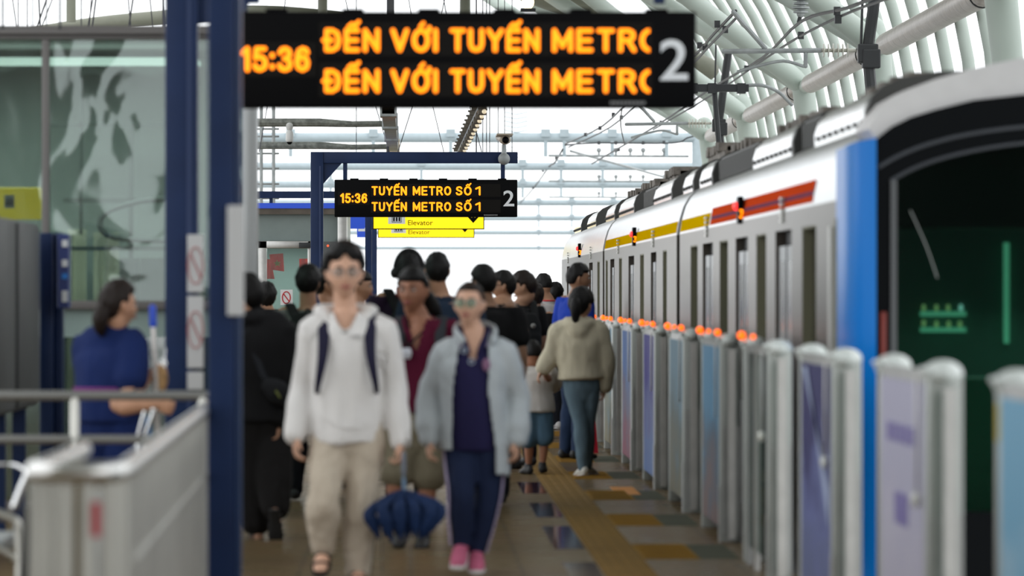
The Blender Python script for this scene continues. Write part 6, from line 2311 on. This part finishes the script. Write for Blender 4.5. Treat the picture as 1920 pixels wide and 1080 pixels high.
P8 = Person(1028, 66.0, 1.69, yaw=196, hyaw=214, head=(1019, 536, 0), hs=1.02, build=1.12)
P8.make('person in a white jersey fading to red, seen from behind in the queue', SK_MID, 0.009, face=False)
P8.hair(HAIRM, vol=0.016, fringe=0.3, side=0.1, back=-0.2)
m = bpy.data.materials.new('jersey_fade')
m.use_nodes = True
nn_, ll_ = m.node_tree.nodes, m.node_tree.links
tc_, sp_, rp_ = nn_.new('ShaderNodeTexCoord'), nn_.new('ShaderNodeSeparateXYZ'), nn_.new('ShaderNodeValToRGB')
rp_.color_ramp.elements[0].position, rp_.color_ramp.elements[0].color = 0.28, (0.30, 0.006, 0.012, 1)
rp_.color_ramp.elements[1].position, rp_.color_ramp.elements[1].color = 0.62, (0.42, 0.40, 0.40, 1)
mr_ = nn_.new('ShaderNodeMapRange')
mr_.inputs['From Min'].default_value, mr_.inputs['From Max'].default_value = 0.95, 1.45
ll_.new(tc_.outputs['Object'], sp_.inputs[0])
ll_.new(sp_.outputs['Z'], mr_.inputs['Value'])
ll_.new(mr_.outputs[0], rp_.inputs[0])
ll_.new(rp_.outputs[0], nn_['Principled BSDF'].inputs['Base Color'])
nn_['Principled BSDF'].inputs['Roughness'].default_value = 0.8
j8 = P8.shirt(m, 0.50, 0.65, 0.016, name='jersey', voxel=.012)
bm = new_bm()
nk = P8.J['neck']
ring(bm, nk + Vector((0, 0, .01)), (1, 0, 0), (0, 1, 0), .07, .065, .010)
part('neck_trim', bm, RED, j8, True)
P8.trousers(DKTROU, voxel=.012)
P8.shoe(SOLEW, 'L', SOLEW, 1.1)
P8.shoe(SOLEW, 'R', SOLEW, 1.1)

P9 = Person(973, 51.8, 1.665, yaw=212, hyaw=262, hpitch=-12, head=(982, 538, 0), hs=1.03)
P9.make('person in a black T-shirt with black backpack, looking down to the left', SK_BACK, 0.009)
P9.hair(HAIRB, vol=0.022, fringe=0.35, side=-0.1, tuft=.008)
P9.shirt(BLACKC, 0.50, 0.55, 0.018, voxel=.012)
P9.trousers(DKTROU, voxel=.012)
P9.shoe(RUBBER, 'L')
P9.shoe(RUBBER, 'R')
b9 = P9.backpack(cloth('pack_black', (0.010, 0.011, 0.012), 0.1), 'black backpack with a pale round emblem in the queue', 0.125, 0.07, 0.60, 0.78, off=0.16)
bm = new_bm()
ec = W(1000, 611, 51.4)
limb(bm, [ec + Vector((0, .02, 0)), ec + Vector((0, -.005, 0))], [.022, .022], n=14, k=1)
part('emblem', bm, mat('pale_emblem', (0.16, 0.16, 0.15), 0.5), b9)

P10 = Person(946, 50.6, 1.69, yaw=232, hyaw=270, head=(943, 537, 0), hs=0.99, over=dict(shL=(954, 574, -.12), elL=(984, 622, -.18), wrL=(964, 664, -.12)))
P10.make('person with glasses in a dark T-shirt with grey sleeves, in profile facing left', SK_BACK, 0.009)
P10.hair(HAIRM, vol=0.020, fringe=0.4, side=-0.15)
P10.glasses(BLACK, 0.023)
s10 = P10.shirt(BLACKC2, 0.50, 0.30, 0.018, voxel=.012)
bm = new_bm()
sh_, el_ = P10.J['shL'], P10.J['elL']
limb(bm, [sh_.lerp(el_, .22), sh_.lerp(el_, .42), sh_.lerp(el_, .62)], [.076, .076, .074], n=16, k=3)
part('grey_sleeve', bm, GREYC, s10, True)
P10.trousers(DKTROU, voxel=.012)
P10.shoe(RUBBER, 'L')
P10.shoe(RUBBER, 'R')

P11 = Person(912, 42.5, 1.685, yaw=192, hyaw=222, head=(905, 531, 0), hs=0.99, build=1.08)
P11.make('person with rounded black hair in a black T-shirt, right behind the grey-jacket person', SK_BACK, 0.009)
P11.hair(HAIRM, vol=0.020, fringe=0.35, side=-0.1, back=-0.6, tuft=.004)
P11.shirt(BLACKC, 0.50, 0.6, 0.02, voxel=.012)
P11.trousers(DKTROU, voxel=.012)
P11.shoe(RUBBER, 'L')
P11.shoe(RUBBER, 'R')

P12 = Person(826, 41.2, 1.765, yaw=182, hyaw=184, head=(820, 509, 0), hs=0.99, build=1.08)
P12.make('tall person in a dark navy T-shirt seen from behind, bare-eared', SK_MID, 0.009, face=False)
P12.hair(HAIRM, vol=0.014, fringe=0.35, side=-0.02, back=-0.66, tuft=.007)
P12.shirt(DKNAVY, 0.50, 0.6, 0.018, voxel=.012)
P12.trousers(DKTROU, voxel=.012)
P12.shoe(RUBBER, 'L')
P12.shoe(RUBBER, 'R')

P13 = Person(766, 42.6, 1.775, yaw=178, hyaw=176, head=(767, 509, 0), hs=0.99, build=1.08)
P13.make('person in a dark plum top wearing black headphones, seen from behind', SK_MID, 0.009, face=False)
P13.hair(HAIRM, vol=0.014, fringe=0.35, side=-0.02, back=-0.60, tuft=.007)
P13.shirt(PLUM, 0.50, 0.6, 0.018, voxel=.012)
P13.trousers(DKTROU, voxel=.012)
P13.shoe(RUBBER, 'L')
P13.shoe(RUBBER, 'R')
t = thing('headphones', P13.HP(0, 0, .13), 'black over-ear headphones on the person in the dark plum top', 'headphones')
bm = new_bm()
limb(bm, [P13.HP(.10 * math.cos(R(a)), -.01, .005 + .145 * math.sin(R(a))) for a in range(0, 181, 15)], [(.008, .014)] * 13, side=P13.hf, n=8)
part('headband', bm, RUBBER, t, True)
for sg in (-1, 1):
    bm = new_bm()
    limb(bm, [P13.HP(sg * .078, -.01, -.01), P13.HP(sg * .105, -.012, -.012)], [(.032, .042), (.028, .038)], side=P13.hf, n=16, k=3)
    part('ear_cup', bm, RUBBER, t, True)
P13.backpack(BLACKC, 'black backpack with a red patch on the person with headphones', 0.14, 0.07, 0.58, 0.78, off=0.16)
bm = new_bm()
box(bm, XX(742, 42.2), XX(755, 42.2), 42.40, 42.42, ZZ(556, 42.2), ZZ(538, 42.2), bev=.004)
solid('red_patch', bm, cloth('red_patch', (0.16, 0.01, 0.02), 0.1), 'small red patch on the black backpack of the headphones person', 'patch', loc=W(748, 556, 42.4))

P14 = Person(578, 43.4, 1.655, yaw=180, hyaw=172, head=(578, 532, 0), hs=0.99, build=1.05)
P14.make('person with tousled black hair and grey collar, seen from behind near the office door', SK_MID, 0.009, face=False)
P14.hair(HAIRM, vol=0.026, fringe=0.35, side=-0.15, back=-0.6, tuft=.009)
P14.shirt(GREYC, 0.50, 0.6, 0.02, voxel=.012)
P14.trousers(DKTROU, voxel=.012)
P14.shoe(RUBBER, 'L')
P14.shoe(RUBBER, 'R')
P14.backpack(cloth('pack_soft_black', (0.012, 0.013, 0.013), 0.1), 'black backpack on the person near the office door', 0.17, 0.08, 0.52, 0.80, off=0.17)

P15 = Person(622, 46.0, 1.665, yaw=70, hyaw=92, head=(614, 535, 0), hs=0.99)
P15.make('person with black hair half hidden left of the white-hoodie head', SK_MID, 0.009)
P15.hair(HAIRM, vol=0.024, fringe=0.35, side=-0.2, back=-0.75, tuft=.006)
P15.shirt(BLACKC2, 0.50, 0.6, 0.016, voxel=.012)
P15.trousers(DKTROU, voxel=.012)
P15.shoe(RUBBER, 'L')
P15.shoe(RUBBER, 'R')
P16 = Person(676, 47.5, 1.635, yaw=60, hyaw=80, head=(677, 538, 0), hs=0.99)
P16.make('person in a grey top peeking out right of the white-hoodie head', SK_MID, 0.009)
P16.hair(HAIRM, vol=0.018, fringe=0.4, side=0.0)
P16.shirt(GREYC, 0.50, 0.6, 0.016, voxel=.012)
P16.trousers(DKTROU, voxel=.012)
P16.shoe(RUBBER, 'L')
P16.shoe(RUBBER, 'R')
P17 = Person(502, 60.0, 1.60, yaw=185, hyaw=185, head=(500, 557, 0), hs=1.15)
P17.make('person whose dark head shows behind the person in black', SK_MID, 0.010, face=False)
P17.hair(HAIRM, vol=0.022, fringe=0.35, side=-0.2, back=-0.8)
P17.shirt(BLACKC, 0.50, 0.6, 0.016, voxel=.013)
P17.trousers(DKTROU, voxel=.013)
P18 = Person(1003, 62.0, 1.55, yaw=190, hyaw=190, head=(1003, 556, 0), hs=1.1)
P18.make('person whose dark head shows low between two queue heads', SK_MID, 0.010, face=False)
P18.hair(HAIRB, vol=0.022, fringe=0.35, side=-0.2, back=-0.8)
P18.shirt(BLACKC2, 0.50, 0.6, 0.016, voxel=.013)
P18.trousers(DKTROU, voxel=.013)
P19 = Person(1042, 72.0, 1.575, build=0.8, yaw=90, hyaw=180, head=(1042, 551, 0), hs=1.1)
P19.make('person whose dark hair shows over the shoulder of the white and red jersey', SK_MID, 0.010, face=False)
P19.hair(HAIRM, vol=0.020, fringe=0.35, side=-0.2, back=-0.7)
P19.shirt(BLACKC2, 0.50, 0.6, 0.016, voxel=.013)
P19.trousers(DKTROU, voxel=.013)

bpy.data.scenes.remove(WORK)
